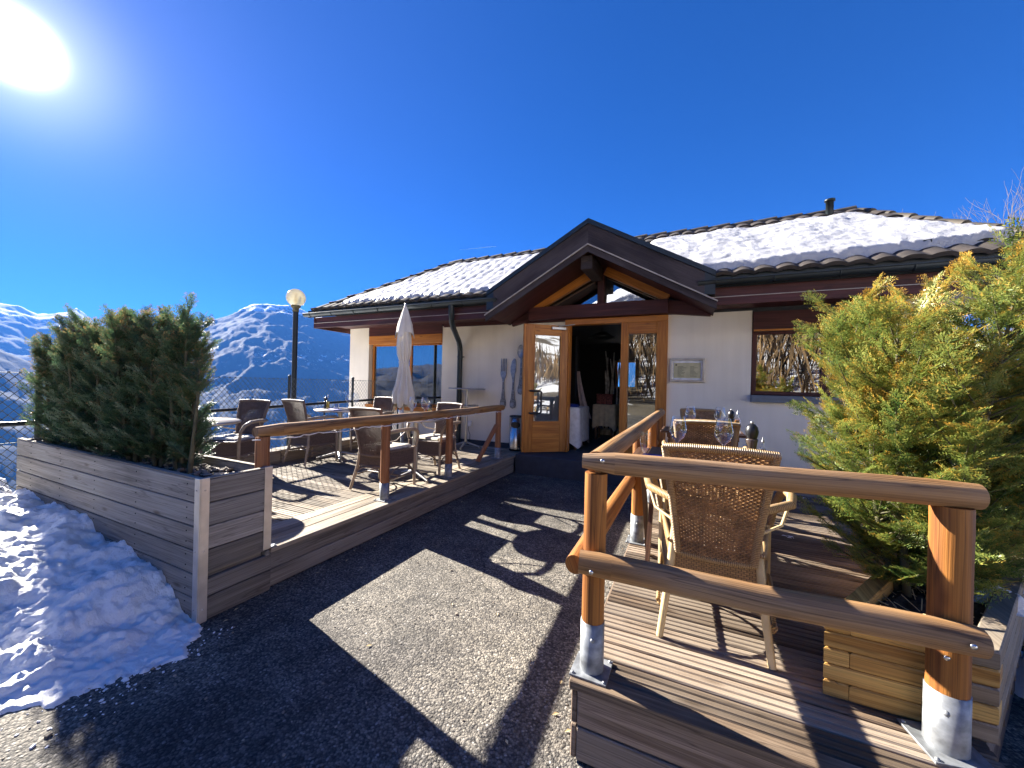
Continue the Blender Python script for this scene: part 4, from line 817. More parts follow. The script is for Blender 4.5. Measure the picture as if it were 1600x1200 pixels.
po = post(R2, 0.765, 1.715, RZ, 1.095, 0.050, 0.19, 'log', 15, 0.2)
for (x, y, z) in ((0.765, 1.594, 0.715), (0.742, 1.668, 0.628), (-0.318, 1.408, 0.765), (-0.30, 1.474, 1.165)):
    m = MB(); m.sphere((x, y, z), 0.0085, 10, 6, (1, 0.6, 1)); part(m, 'screw', 'steel', R2)
m = MB(); m.tube([(-0.30, 5.02, 0.36), (-0.18, 4.4, 0.34)], 0.02, 8); m.beam((-0.30, 5.05, 0.75), (-0.05, 5.05, RZ), 0.05, 0.05); part(m, 'brace', 'log', R2)

# ------------------------------------------------------------------ planters
PL = thing('planter', 'long grey larch planter with metal corner strips beside the snow heap', 'planter', (-4, 1.47, 0))
m = MB(); PX0, PX1, PY0, PY1, PH = -5.55, -2.57, 1.27, 1.69, 0.84
n = 6; hh = PH/n
for k in range(n):
    z0, z1 = k*hh+0.003, (k+1)*hh-0.003
    m.box(PX0, PX1-0.012, PY0, PY0+0.028, z0, z1, 0.004, 0); m.box(PX0, PX1-0.012, PY1-0.028, PY1, z0, z1, 0.004, 0)
    if k >= 2: m.box(PX1-0.04, PX1-0.010, PY0+0.03, PY1-0.03, z0, z1, 0.004, 1)
    else: m.box(PX1-0.04, PX1-0.010, PY0+0.03, 1.70, z0, z1-(0.03 if k == 1 else 0), 0.004, 1)
    m.box(PX0, PX0+0.028, PY0+0.03, PY1-0.03, z0, z1, 0.004, 1)
m.box(PX0+0.03, PX1-0.045, PY0+0.04, PY1-0.04, 0.0, 0.7)
for k in range(n):
    for xx in np.arange(PX0+0.35, PX1-0.1, 0.62): m.sphere((xx, PY0-0.0005, (k+0.3)*hh), 0.004, 6, 4, mi=1); m.sphere((xx, PY0-0.0005, (k+0.75)*hh), 0.004, 6, 4, mi=1)
part(m, 'side_boards', ['grey', 'iron'], PL)
m = MB(); m.box(PX0, PX1-0.01, PY0+0.0, PY0+0.034, PH+0.0005, PH+0.008, 0.002, 0); m.box(PX0, PX1-0.01, PY1-0.03, PY1, PH+0.0005, PH+0.008, 0.002, 0); m.box(PX1-0.044, PX1-0.010, PY0+0.036, PY1-0.036, PH+0.0005, PH+0.008, 0.002, 1)
part(m, 'rim', 'curb', PL)
m = MB()
m.box(PX1-0.058, PX1-0.004, PY0-0.008, PY0-0.0005, 0.0, PH+0.012, 0.002, 2); m.box(PX1-0.0095, PX1-0.003, PY0-0.0005, PY0+0.045, 0.0, PH+0.012, 0.002, 2); m.box(PX1-0.0095, PX1-0.003, PY1-0.05, PY1+0.002, LZ+0.012, PH+0.012, 0.002, 2)
for z in (0.08, 0.42, 0.78):
    m.sphere((PX1-0.003, PY0+0.02, z), 0.006, 6, 4); m.sphere((PX1-0.035, PY0-0.008, z), 0.006, 6, 4)
part(m, 'corner_strip', 'cornerstrip', PL)
def soil_bed(x0, x1, y0, y1, z, seed, amp=0.03, nx=60, ny=16): return MB().grid(lambda u, v: (x0+(x1-x0)*u, y0+(y1-y0)*v, z+amp*fbm((x0+(x1-x0)*u)*9, (y0+(y1-y0)*v)*9, seed)), nx, ny)
part(soil_bed(PX0+0.03, PX1-0.045, PY0+0.03, PY1-0.03, 0.775, 1), 'soil', 'soil', PL)
def chips(n, x0, x1, y0, y1, zf, smin, smax, seed):
    R = random.Random(seed); m = MB()
    for k in range(n):
        x, y = R.uniform(x0, x1), R.uniform(y0, y1); h = (R.uniform(smin, smax), R.uniform(smin, smax)*0.6, R.uniform(0.003, 0.008))
        m.obox((x, y, zf(x, y)+0.006), h, Matrix.Rotation(R.uniform(0, 6.28), 3, 'Z') @ Matrix.Rotation(R.uniform(-.6, .6), 3, 'X'), 0.002)
    return m
o = part(chips(500, PX0+0.1, PX1-0.07, PY0+0.05, PY1-0.05, lambda x, y: 0.775+0.03*fbm(x*9, y*9, 1), 0.008, 0.028, 3), 'bark_chips', 'curb', PL); tag(o, kind='stuff')
# right planter of sleepers, standing on the deck
RP = thing('planter', 'pine sleeper planter standing on the right deck behind the railing post', 'planter', (0.8, 2.3, RZ))
def rp(u, v, z): # front left corner, u along the front, v back
    return Vector((0.47+u+v*0.515, 1.80+v*0.857, z))
RM = Matrix.Identity(3); RMv = Matrix(((0.857, 0.515, 0), (-0.515, 0.857, 0), (0, 0, 1)))
m = MB(); m2 = MB(); nl = 5; lh = 0.060; FU, FV, TK = 0.455, 1.9, 0.075
for k in range(nl):
    z = RZ+lh*(k+0.5); alt = k % 2
    def slab(mb, u0, u1, v0, v1, ax):
        g_ = 0.0012; hz_ = lh/2-0.0012; c_ = 0.005; P8 = []
        for zz, ins in ((-hz_, c_), (-hz_+c_, 0), (hz_-c_, 0), (hz_, c_)):
            P8.append([rp(a_, b_, z+zz) for a_, b_ in ((u0+ins, v0+ins), (u1-ins, v0+ins), (u1-ins, v1-ins), (u0+ins, v1-ins))])
        vs = [p for lv in P8 for p in lv]; fs = [[3, 2, 1, 0], [12, 13, 14, 15]]+[[l*4+q, l*4+(q+1) % 4, l*4+4+(q+1) % 4, l*4+4+q] for l in range(3) for q in range(4)]
        uvs = []
        for fc in fs:
            n_ = (vs[fc[1]]-vs[fc[0]]).cross(vs[fc[2]]-vs[fc[0]]).normalized(); ex_ = abs(n_.x) > 0.75 if ax == 0 else abs(n_.y) > 0.9
            uvs.append([((p.x if ax == 0 else p.y) if not ex_ else p.y*0.2+p.x*0.2, p.z+(p.y if ax == 0 else p.x)*(abs(n_.z) > .5)) for p in (vs[q] for q in fc)])
        mb.add(vs, fs, uvs)
    a0, a1 = (0, FU) if alt else (TK+0.002, FU-TK-0.002)
    slab(m, a0, a1, 0, TK, 0)
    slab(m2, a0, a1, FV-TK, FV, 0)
    b0, b1 = (TK+0.002, FV-TK-0.002) if alt else (0, FV)
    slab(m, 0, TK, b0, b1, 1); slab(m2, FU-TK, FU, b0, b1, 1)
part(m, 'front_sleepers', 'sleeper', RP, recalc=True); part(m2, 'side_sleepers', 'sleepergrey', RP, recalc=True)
def rpz(u, v): return RZ+0.245+0.03*fbm(u*6, v*6, 4)
part(MB().grid(lambda u, v: rp(TK+(FU-2*TK)*u, TK+(FV-2*TK)*v, rpz(u, v)), 24, 50), 'soil', 'soil', RP)
R = random.Random(8); m = MB()
for k in range(260):
    u, v = R.uniform(0.03, 0.97), R.uniform(0.02, 0.98); p = rp(TK+(FU-2*TK)*u, TK+(FV-2*TK)*v, rpz(u, v)+0.008); q = p+Vector((R.uniform(-.07, .07), R.uniform(-.07, .07), R.uniform(0, .03))); m.tube([p, q], 0.0018, 4)
tag(part(m, 'twig_litter', 'cane', RP), kind='stuff')
def snow_blob(name, label, fn, cx, cy, rx, ry, h, seed, mat='oldsnow', nu=40):
    m = MB()
    def g_(u, v):
        a_, b_ = (u-0.5)*2.3, (v-0.5)*2.3; x, y = cx+a_*rx, cy+b_*ry; d = math.hypot(a_, b_); nz_ = fbm(x*7, y*7, seed)
        k = sstep(-0.02, 0.5, 1-d+0.35*nz_); return (x, y, fn(x, y)-0.02+k*(h+0.4*h*nz_+0.012*fbm(x*40, y*40, seed)))
    m.grid(g_, nu, nu); return tag(m.build(name, mat), label, 'snow')
snow_blob('snow_patch', 'patch of old snow farther back in the pine sleeper planter', lambda x, y: RZ+0.255, 1.40, 2.72, 0.13, 0.13, 0.06, 1)
snow_blob('snow_patch', 'smaller patch of old snow nearest the post in the pine sleeper planter', lambda x, y: RZ+0.255, 1.20, 2.38, 0.11, 0.07, 0.05, 2)
snow_blob('snow_heap', 'shaded snow heap on the ground beside the pine sleeper planter', lambda x, y: -0.02, 2.15, 2.6, 0.62, 0.9, 0.32, 3, 'snow', 70)
for k, (x, y, s_) in enumerate(((0.93, 4.75, .05), (0.72, 3.62, .05), (1.1, 5.0, .06), (0.45, 5.12, .04))):
    snow_blob('snow_patch', ['small snow patch on the right deck near the wall', 'lone white snow scrap on the right deck boards beside the near chair', 'snow patch at the far edge of the right deck', 'snow scrap left at the far end of the right deck'][k], lambda x, y: RZ-0.003, x, y, s_*1.5, s_*0.7, 0.02, 10+k, 'oldsnow', 16)

# ------------------------------------------------------------------ snow heap by the grey planter
EDGE = [(-0.7, -2.52), (0.40, -2.85), (0.58, -2.62), (0.74, -2.48), (0.95, -2.36), (1.10, -2.32), (1.27, -2.50), (1.35, -2.52)]
CREST = [(-6.3, 0.40), (-4.7, 0.36), (-4.0, 0.33), (-3.4, 0.25), (-2.9, 0.14), (-2.6, 0.06), (-2.2, 0.03)]
def pile_h(x, y):
    nz_ = fbm(x*2.2, y*2.2, 3); n2 = fbm(x*8, y*8, 7, 5); n3 = fbm(x*30, y*30, 5, 4); ex = interp(EDGE, y)
    d = min(ex-x, 0.92*(y-(0.52-0.42*(-2.6-x))))+0.07*nz_+0.045*n2+0.02*n3
    film = sstep(-0.01, 0.03, d); body = sstep(0.0, 0.55, d)
    return -0.03+film*0.042+body*(interp(CREST, x)*(1+0.12*nz_)+0.032*n2+0.05*nz_)+film*0.008*n3
m = MB(); m.grid(lambda u, v: (-6.2+4.0*u, -1.6+2.868*v, pile_h(-6.2+4.0*u, -1.6+2.868*v)), 330, 240)
tag(m.build('snow_heap', 'snow'), 'big heap of lumpy snow piled against the grey planter', 'snow')
R = random.Random(2); m = MB()
def loose(n, xa, ya, sx, sy, smin, smax):
    for k in range(n):
        x, y = R.gauss(xa, sx), R.gauss(ya, sy); s_ = R.uniform(smin, smax)*(1 if R.random() < .9 else 1.8)
        m.obox((x, y, s_*0.3), (s_, s_*R.uniform(.5, .9), s_*R.uniform(.3, .6)), Matrix.Rotation(R.uniform(0, 3), 3, 'Z') @ Matrix.Rotation(R.uniform(-.5, .5), 3, 'Y'), s_*0.25)
loose(160, -2.42, 0.92, 0.09, 0.20, 0.002, 0.006)
tag(m.build('snow_crumbs', 'snow'), kind='stuff')
R = random.Random(4); m = MB()
for k in range(900):
    y = R.uniform(-0.3, 5.6); x = R.uniform(-2.5, 0.6) if y < 1.4 else R.uniform(-2.55, -0.45)
    s_ = R.uniform(0.0025, 0.006)*(1 if R.random() < .97 else 1.7); m.obox((x, y, s_*0.35), (s_, s_*R.uniform(.5, .9), s_*.6), Matrix.Rotation(R.uniform(0, 3), 3, 'Z') @ Matrix.Rotation(R.uniform(-.4, .4), 3, 'Y'), s_*0.3)
tag(m.build('grit', 'curb'), kind='stuff')
R = random.Random(14); m = MB()
for k in range(70):
    y = R.uniform(0.2, 5.4); x = R.choice((R.uniform(-2.5, -0.5), R.gauss(-0.46, 0.05), R.gauss(-2.5, 0.05))); s_ = R.uniform(0.008, 0.018); a_ = R.uniform(0, 6.3)
    o1 = Vector((math.cos(a_), math.sin(a_), 0))*s_; o2 = Vector((-math.sin(a_), math.cos(a_), 0))*s_*0.45; c_ = Vector((x, y, 0.004))
    m.add([c_-o1, c_+o2+Vector((0, 0, .005)), c_+o1+Vector((0, 0, .003)), c_-o2+Vector((0, 0, .004))], [[0, 1, 2, 3]])
tag(m.build('dry_leaves', 'cane'), kind='stuff')

# ------------------------------------------------------------------ fence, lamp, parasol, high table, bin
FX_, FZ0, FZ1, FYA, FYB = -5.62, 0.12, 1.455, -1.6, 6.36
FN = thing('chain_link_fence', 'dark chain link fence along the valley edge of the terrace', 'fence', (FX_, 3, 0))
def wires(sgn, pitch_y=0.066, pitch_z=0.078, r=0.0029):
    m = MB(); sl_ = pitch_z/pitch_y; c = FYA-(FZ1-FZ0)/sl_
    while c < FYB+(FZ1-FZ0)/sl_:
        pts = []
        for z in (FZ0, FZ1): pts.append((c+(z-FZ0)/sl_*sgn, z))
        (ya, za), (yb, zb) = pts
        t0, t1 = 0.0, 1.0; dy = yb-ya
        for lim, s_ in ((FYA, 1), (FYB, -1)):
            pa, pb = (ya-lim)*s_, (yb-lim)*s_
            if pa < 0 and pb < 0: t0, t1 = 1, 0
            elif pa < 0: t0 = max(t0, pa/(pa-pb))
            elif pb < 0: t1 = min(t1, pa/(pa-pb))
        if t1-t0 > 0.01: m.tube([(FX_+0.003*sgn, ya+dy*t0, za+(zb-za)*t0), (FX_+0.003*sgn, ya+dy*t1, za+(zb-za)*t1)], r, 4, False)
        c += pitch_y
    return m
m = wires(1); m2 = wires(-1); o_ = len(m.v); m.v += m2.v; m.f += [[i+o_ for i in fc] for fc in m2.f]; m.uv += m2.uv; m.r += m2.r; m.sm += m2.sm; m.mi += m2.mi
for z in (FZ1-0.01, 0.8, FZ0): m.tube([(FX_+0.006, FYA, z), (FX_+0.006, FYB, z)], 0.0022, 4)
part(m, 'mesh', 'wire', FN)
for y in (-1.1, 0.15, 1.40, 2.66, 3.90, 5.12, 6.33):
    m = MB(); m.tube([(FX_+0.03, y, -0.1), (FX_+0.03, y, FZ1+0.03)], 0.021, 10); m.lathe([(0.025, 0), (0.025, 0.02), (0.0, 0.035)], 10, (FX_+0.03, y, FZ1+0.02)); part(m, 'fence_post', 'wire', FN)
HRL = thing('terrace_handrail', 'dark handrail running in front of the chain link fence and window', 'handrail', (-5.52, 3, 0))
m = MB(); m.tube([(-5.53, -1.5, 0.97), (-5.53, 1.3, 0.98), (-5.53, 3.6, 1.03), (-5.53, 6.18, 1.10), (-5.48, 6.26, 1.10), (-4.6, 6.28, 1.13)], 0.022, 10); part(m, 'rail', 'iron', HRL)
for y in (0.2, 2.2, 4.5, 6.1): m = MB(); m.tube([(-5.55, y, 0.3), (-5.55, y, 1.0)], 0.014, 8); part(m, 'rail_post', 'iron', HRL)
LP = thing('street_lamp', 'black lamp post with smoky glass globe beyond the fence', 'street lamp', (-6.3, 4.48, -0.1))
m = MB(); m.tube([(0, 0, 0), (0, 0, 2.72)], 0.042, 12); m.build('pole', 'iron', LP)
m = MB(); m.lathe([(0.045, 2.72), (0.05, 2.72), (0.05, 2.78), (0.075, 2.80), (0.08, 2.83), (0.0, 2.83)], 16); m.build('collar', 'bark', LP)
m = MB(); m.sphere((0, 0, 2.965), 0.155, 28, 18); gl_ = m.build('globe', 'globe', LP)
m = MB(); m.tube([(0, 0, 2.83), (0, 0, 2.90), (0, 0, 3.03), (0, 0, 3.05)], [0.02, 0.024, 0.024, 0.008], 10); m.build('bulb', 'whitepl', gl_)
PS = thing('parasol', 'closed cream canvas parasol tied at the waist on the left deck', 'parasol', (-4.57, 5.3, LZ))
m = MB(); m.tube([(0, 0, 0.05), (0, 0, 2.50)], 0.021, 12); m.build('pole', 'alu', PS)
m = MB(); m.lathe([(0.0, 0.07), (0.04, 0.07), (0.24, 0.05), (0.26, 0.0)], 20); m.lathe([(0.03, 0.06), (0.03, 0.3), (0.022, 0.3)], 12); m.build('base', 'galv', PS)
prof = [(0.185, 0.76), (0.205, 0.86), (0.195, 0.98), (0.150, 1.12), (0.128, 1.24), (0.106, 1.36), (0.085, 1.47), (0.083, 1.50), (0.086, 1.53), (0.120, 1.64), (0.130, 1.78), (0.125, 1.92), (0.116, 2.06), (0.100, 2.14), (0.095, 2.2), (0.07, 2.32), (0.045, 2.42), (0.022, 2.47)]
def fold(th, z):
    q = 0.5+0.5*math.cos(8*th+1.3*math.sin(z*3)); a_ = 0.34 if z < 1.45 else 0.22
    return 1-a_*q**1.5+0.05*math.sin(3*th+z*5)
mb_ = MB(); mb_.lathe(prof, 96, fold=fold)
# the hem hangs lower at the fold tips
mb_.v = [(x, y, z-(0.10*max(0, math.sin(4*math.atan2(y, x)))+0.05*math.sin(2*math.atan2(y, x)+1)) if z < 0.9 else z) for x, y, z in mb_.v]
mb_.build('canopy', 'canvas', PS)
mb_ = MB(); mb_.lathe([(0.175, 2.02), (0.17, 2.06), (0.135, 2.17), (0.09, 2.30), (0.05, 2.42), (0.02, 2.485)], 64, fold=lambda th, z: 1-0.30*(0.5+0.5*math.cos(4*th+2.2))**1.3)
mb_.v = [(x, y, z-0.10*max(0, math.sin(4*math.atan2(y, x)+0.3)) if z < 2.1 else z) for x, y, z in mb_.v]; mb_.build('vent_flap', 'canvas', PS)
MB().lathe([(0.089, 1.485), (0.092, 1.5), (0.089, 1.515)], 40).build('tie_strap', 'canvas', PS)
MB().lathe([(0.0, 2.545), (0.016, 2.54), (0.02, 2.52), (0.014, 2.50), (0.024, 2.48)], 14).build('finial', 'alu', PS)
HT = thing('high_table', 'tall two tier aluminium standing table against the cream wall', 'table', (-3.70, 6.0, LZ))
MB().lathe([(0.0, 1.075), (0.335, 1.075), (0.335, 1.055), (0.0, 1.05)], 40).build('tabletop', 'alu', HT); MB().lathe([(0.0, 0.765), (0.215, 0.765), (0.215, 0.75), (0.0, 0.745)], 36).build('shelf', 'alu', HT); MB().tube([(0, 0, 0.06), (0, 0, 1.06)], 0.026, 14).build('column', 'alu', HT)
def base_feet(parent, L_, mat='alu', a0=0.5):
    for k in range(4):
        a_ = a0+k*math.pi/2; c_, s_ = math.cos(a_), math.sin(a_); m = MB()
        m.tube([(0.03*c_, 0.03*s_, 0.085), (0.45*L_*c_, 0.45*L_*s_, 0.06), (L_*c_, L_*s_, 0.022)], [0.032, 0.026, 0.018], 8, flat=0.6); m.lathe([(0.02, 0), (0.02, 0.02)], 8, (L_*0.97*c_, L_*0.97*s_, 0)); m.build('foot', mat, parent)
base_feet(HT, 0.26, a0=0.2)
BN = thing('litter_bin', 'brushed steel cylinder bin beside the open door', 'bin', (-2.80, 6.22, LZ))
MB().lathe([(0.0, 0.0), (0.122, 0.0), (0.122, 0.03)], 28).build('foot_ring', 'black', BN)
m = MB(); m.lathe([(0.12, 0.03), (0.12, 0.60), (0.0, 0.605)], 32); bo = m.build('body', 'steel', BN); MB().lathe([(0.123, 0.592), (0.123, 0.612), (0.105, 0.612), (0.105, 0.602)], 28).build('rim', 'black', BN)
m = MB(); m.grid(lambda u, v: ((0.123)*math.cos(-1.25+0.75*math.cos(2*math.pi*u)*v), (0.123)*math.sin(-1.25+0.75*math.cos(2*math.pi*u)*v), 0.455+0.055*math.sin(2*math.pi*u)*v), 24, 5); m.build('opening', 'black', BN)

# ------------------------------------------------------------------ wicker chairs
def lerp(a_, b_, t): return a_+(b_-a_)*t
def chair(label, group, wick, rim, weave, cane, cushion, name='wicker_chair'):
    T = thing(name, label, 'chair', group=group)
    SH, ZB0, ZB1 = 0.42, 0.37, 0.875
    def hw(v): return lerp(0.150, 0.208, v**1.1)
    def yb(v): return -0.20-0.03*v-0.075*v*v
    def bp(u, v, off=0.0): return Vector((u*hw(v), yb(v)-off+0.022*u*u*(1-0.3*v)-0.022, lerp(ZB0, ZB1, v)))
    # back: strands woven over stakes
    m = MB(); ns, nr = 26, 58
    for r_ in range(nr):
        v = 0.03+0.955*r_/(nr-1); pts, rd = [], []
        for k in range(ns*2+1):
            u = -0.97+1.94*k/(ns*2); s_ = math.sin(math.pi*k/2+math.pi/4+(r_ % 2)*math.pi)
            pts.append(bp(u, v, 0.0045*s_))
            dm = abs(u)*1.25+abs(v-0.60)*4.2
            lacy = dm < 1.0 and ((r_//3+k//2) % 3 == 0)
            rd.append(0.0022 if lacy else 0.0041)
        m.tube(pts, rd, 4, False, True)
    for k in range(ns+1):
        u = -0.97+1.94*k/ns
        m.tube([bp(u, v) for v in np.linspace(0.0, 1.0, 9)], 0.0038, 4, False)
    back = m.build('backrest', wick, T)
    m = MB(); m.tube([bp(-1.04, 0.985), bp(-0.5, 1.0), bp(0, 1.003), bp(0.5, 1.0), bp(1.04, 0.985)], 0.017, 10)
    m.tube([bp(-1.0, 0.0), bp(0, 0.0), bp(1.0, 0.0)], 0.013, 10)
    for sx in (-1, 1): m.tube([bp(sx, v) for v in np.linspace(0.0, 0.99, 8)], [0.0175]*8, 10)
    m.build('back_rim', rim, back)
    # seat box of woven cane with a bowed front
    m = MB()
    def srect(u, z): # around the seat: u 0..1
        k = u*4; c = [(-0.185, -0.20), (0.185, -0.20), (0.25, 0.215), (-0.25, 0.215)]; i = int(k) % 4; t = k-int(k); a_, b_ = c[i], c[(i+1) % 4]
        x, y = lerp(a_[0], b_[0], t), lerp(a_[1], b_[1], t)
        bow = 0.035*math.sin(math.pi*t) if i == 2 else 0
        return (x*(1+0.03*(SH-z)), y+bow, z)
    n = 64; vs = [srect(i/n, z) for z in (SH-0.165, SH) for i in range(n+1)]
    per = [0.0]
    for i in range(n): per.append(per[-1]+math.dist(vs[i], vs[i+1]))
    m.add(vs, [[i, i+1, n+2+i, n+1+i] for i in range(n)], [[(per[i], 0), (per[i+1], 0), (per[i+1], 0.165), (per[i], 0.165)] for i in range(n)], 0.5)
    m.add([srect(i/n, SH) for i in range(n)], [list(range(n))], None, 0.5); m.add([srect(i/n, SH-0.15) for i in range(n)], [list(range(n))[::-1]], None, 0.5)
    seat = m.build('seat', weave, T)
    m = MB(); 
    for z, r_ in ((SH, 0.012), (SH-0.165, 0.010)): m.tube([srect(i/n, z) for i in range(n+1)], r_, 8)
    m.build('seat_rim', rim, seat)
    if cushion:
        m = MB()
        def cu(u, v):
            a_, b_ = (u-0.5)*2, (v-0.5)*2; e = max(0, 1-max(abs(a_), abs(b_))**6); dz = 0.03*e**0.5 - 0.012*(math.exp(-((a_-.4)**2+(b_-.4)**2)*18)+math.exp(-((a_+.4)**2+(b_-.4)**2)*18)+math.exp(-((a_-.4)**2+(b_+.4)**2)*18)+math.exp(-((a_+.4)**2+(b_+.4)**2)*18))
            return (a_*(0.205+0.02*v), 0.005+b_*0.195, SH+0.018+dz)
        m.grid(cu, 24, 24); m.grid(lambda u, v: (cu(u, v)[0], cu(u, v)[1], SH+0.012), 2, 2); m.build('cushion', 'cushion', T)
    # legs
    for sx in (-1, 1):
        MB().tube([(sx*0.165, -0.185, SH+0.06), (sx*0.185, -0.205, 0.25), (sx*0.215, -0.275, 0.0)], [0.017, 0.017, 0.015], 10).build('leg', cane, T)
        MB().tube([(sx*0.252, 0.205, SH+0.02), (sx*0.252, 0.205, 0.2), (sx*0.252, 0.21, 0.0)], [0.017, 0.017, 0.016], 10).build('leg', cane, T)
        MB().tube([bp(sx*0.98, 0.5), (sx*0.285, -0.16, 0.645), (sx*0.31, -0.02, 0.652), (sx*0.312, 0.11, 0.645), (sx*0.302, 0.185, 0.61), (sx*0.282, 0.215, 0.54), (sx*0.262, 0.21, SH+0.01)], [0.018, 0.019, 0.02, 0.02, 0.0195, 0.018, 0.016], 10).build('armrest', rim if not cushion else cane, T)
        MB().tube([bp(sx*0.98, 0.28), (sx*0.26, -0.12, 0.54), (sx*0.305, -0.03, 0.63)], 0.007, 6).build('arm_stay', cane, T)
    m = MB()
    def arch(p, q, hgt, r_=0.0085):
        p, q = Vector(p), Vector(q); m.tube([p.lerp(q, t)+Vector((0, 0, hgt*(1-(2*t-1)**2)**0.6)) for t in np.linspace(0, 1, 11)], r_, 6)
    arch((-0.225, -0.225, 0.12), (0.225, -0.225, 0.12), 0.13); arch((-0.25, 0.207, 0.13), (0.25, 0.207, 0.13), 0.12)
    for sx in (-1, 1): arch((sx*0.228, -0.215, 0.12), (sx*0.25, 0.19, 0.13), 0.12); m.tube([(sx*0.23, -0.23, 0.14), (sx*0.25, 0.20, 0.14)], 0.009, 6)
    m.tube([(-0.24, 0.0, 0.14), (0.24, 0.0, 0.14)], 0.009, 6)
    m.build('stretcher', rim, T)
    return T
PI = math.pi
gt = 'tan wicker armchairs on the right deck'
tan = chair('tan wicker armchair nearest the viewer seen from behind', gt, 'wick', 'wickrim', 'weave', 'cane', False)
for k, (x, y, a_, lb) in enumerate(((0.115, 2.15, -0.02, 'tan wicker armchair nearest the viewer, seen from behind through the railing'),
    (0.11, 2.98, PI+0.03, 'tan wicker armchair facing the viewer across the nearer slatted table'),
    (0.11, 3.58, 0.02, 'tan wicker armchair back to back with another, turned to the farther slatted table'),
    (0.10, 4.78, PI-0.02, 'tan wicker armchair at the far end of the right deck by the house wall'))): place(tan, k == 0, (x, y, RZ), a_, lb)
gg = 'grey brown cushioned armchairs on the left deck'
grey = chair('grey brown wicker armchair', gg, 'wickG', 'wickrimG', 'weaveG', 'caneG', True)
for k, (x, y, a_, lb) in enumerate(((-5.0, 2.80, -PI+0.31, 'grey brown cushioned armchair behind the planter, facing the partly hidden round table'),
    (-4.90, 3.78, 0.02, 'grey brown cushioned armchair by the fence, left of the middle round table'),
    (-4.82, 4.85, PI+0.1, 'grey brown armchair beyond the middle round table with only its back showing'),
    (-3.08, 3.29, 0.03, 'grey brown cushioned armchair behind the railing post, back to the viewer'),
    (-3.06, 4.19, PI-0.06, 'grey brown cushioned armchair facing the viewer across the round table nearest the railing'))): place(grey, k == 0, (x, y, LZ), a_, lb)

# ------------------------------------------------------------------ tables and tableware
def round_table():
    T = thing('bistro_table', '', 'table', group='round bistro tables on the left deck')
    MB().lathe([(0.0, 0.735), (0.345, 0.735), (0.35, 0.73), (0.35, 0.712), (0.34, 0.708), (0.0, 0.705)], 44, mi=0).build('tabletop', 'ceramic', T)
    MB().lathe([(0.351, 0.7335), (0.355, 0.73), (0.355, 0.715), (0.351, 0.7115)], 44).build('table_edge', 'tabedge', T)
    MB().tube([(0, 0, 0.07), (0, 0, 0.70)], 0.032, 14).build('column', 'alu', T); base_feet(T, 0.30, a0=0.9)
    return T
rt_ = round_table()
RT = [(-4.74, 4.12), (-3.02, 3.74), (-4.36, 2.10)]
for k, ((x, y), lb) in enumerate(zip(RT, ('round bistro table by the fence with an oil bottle on it', 'round bistro table behind the railing with glasses and a yellow oil bottle', 'round bistro table mostly hidden behind the yew hedge'))): place(rt_, k == 0, (x, y, LZ), 0.3*k, lb)
def slat_table():
    T = thing('slatted_table', '', 'table', group='slatted tables on the right deck'); hx, hy, r_ = 0.36, 0.30, 0.10
    n = 9; sw = 2*hx/n
    for k in range(n):
        x0, x1 = -hx+k*sw+0.002, -hx+(k+1)*sw-0.002; xm = max(abs(x0), abs(x1)); dx = max(0, xm-(hx-r_)); ye = hy-r_+math.sqrt(max(0, r_*r_-dx*dx))
        m = MB(); m.box(x0, x1, -ye, ye, 0.70, 0.72, 0.003, 1); m.build('slat', 'table', T)
    m = MB(); m.box(-0.30, 0.30, -0.22, -0.19, 0.66, 0.699); m.box(-0.30, 0.30, 0.19, 0.22, 0.66, 0.699); m.build('frame', 'table', T)
    for sx in (-1, 1):
        MB().beam((sx*0.28, -0.205, 0.66), (sx*0.28, 0.22, 0.0), 0.025, 0.04).build('leg', 'table', T); MB().beam((sx*0.25, 0.205, 0.66), (sx*0.25, -0.22, 0.0), 0.025, 0.04).build('leg', 'table', T)
    return T
st_ = slat_table()
ST = [(0.04, 2.54), (0.10, 4.18)]
place(st_, True, (*ST[0], RZ), 0, 'brown slatted table nearer the viewer, between two tan armchairs'); place(st_, False, (*ST[1], RZ), 0, 'brown slatted table farther off, by the house wall')
ZT1, ZT2 = LZ+0.735, RZ+0.72
WG = [(r_*1.08, z_*1.13) for r_, z_ in ((0.0, 0.004), (0.036, 0.003), (0.036, 0.005), (0.006, 0.010), (0.0045, 0.03), (0.0045, 0.075), (0.012, 0.085), (0.034, 0.105), (0.044, 0.13), (0.045, 0.15), (0.039, 0.185), (0.032, 0.215))]
def wine(label, group): 
    T = tag(MB().lathe(WG, 24).build('wine_glass', 'glass'), label, 'wine glass', group); return T
def spread(proto, spots, labels, first=True):
    for k, (p, lb) in enumerate(zip(spots, labels)):
        o = proto if k == 0 and first else copy_tree(proto); o.location = p; o['label'] = lb
wn = wine('', 'wine glasses on the tables')
spread(wn, [(-0.065, 2.50, ZT2), (0.175, 2.50, ZT2), (0.0, 4.02, ZT2), (0.25, 4.05, ZT2), (-3.17, 3.86, ZT1), (-3.0, 3.88, ZT1), (-4.78, 4.30, ZT1), (-4.60, 4.28, ZT1)],
 ['large wine glass on the nearer slatted table, above the left half of the near chair', 'large wine glass on the nearer slatted table beside the pepper mill', 'wine glass on the farther slatted table, the one away from the mill', 'wine glass on the farther slatted table, nearer its black pepper mill',
  'wine glass on the round table by the railing, under the parasol hem', 'wine glass on the round table by the railing, nearer the oil bottle', 'faint wine glass at the far side of the round table by the fence', 'faint wine glass at the right of the round table by the fence'])
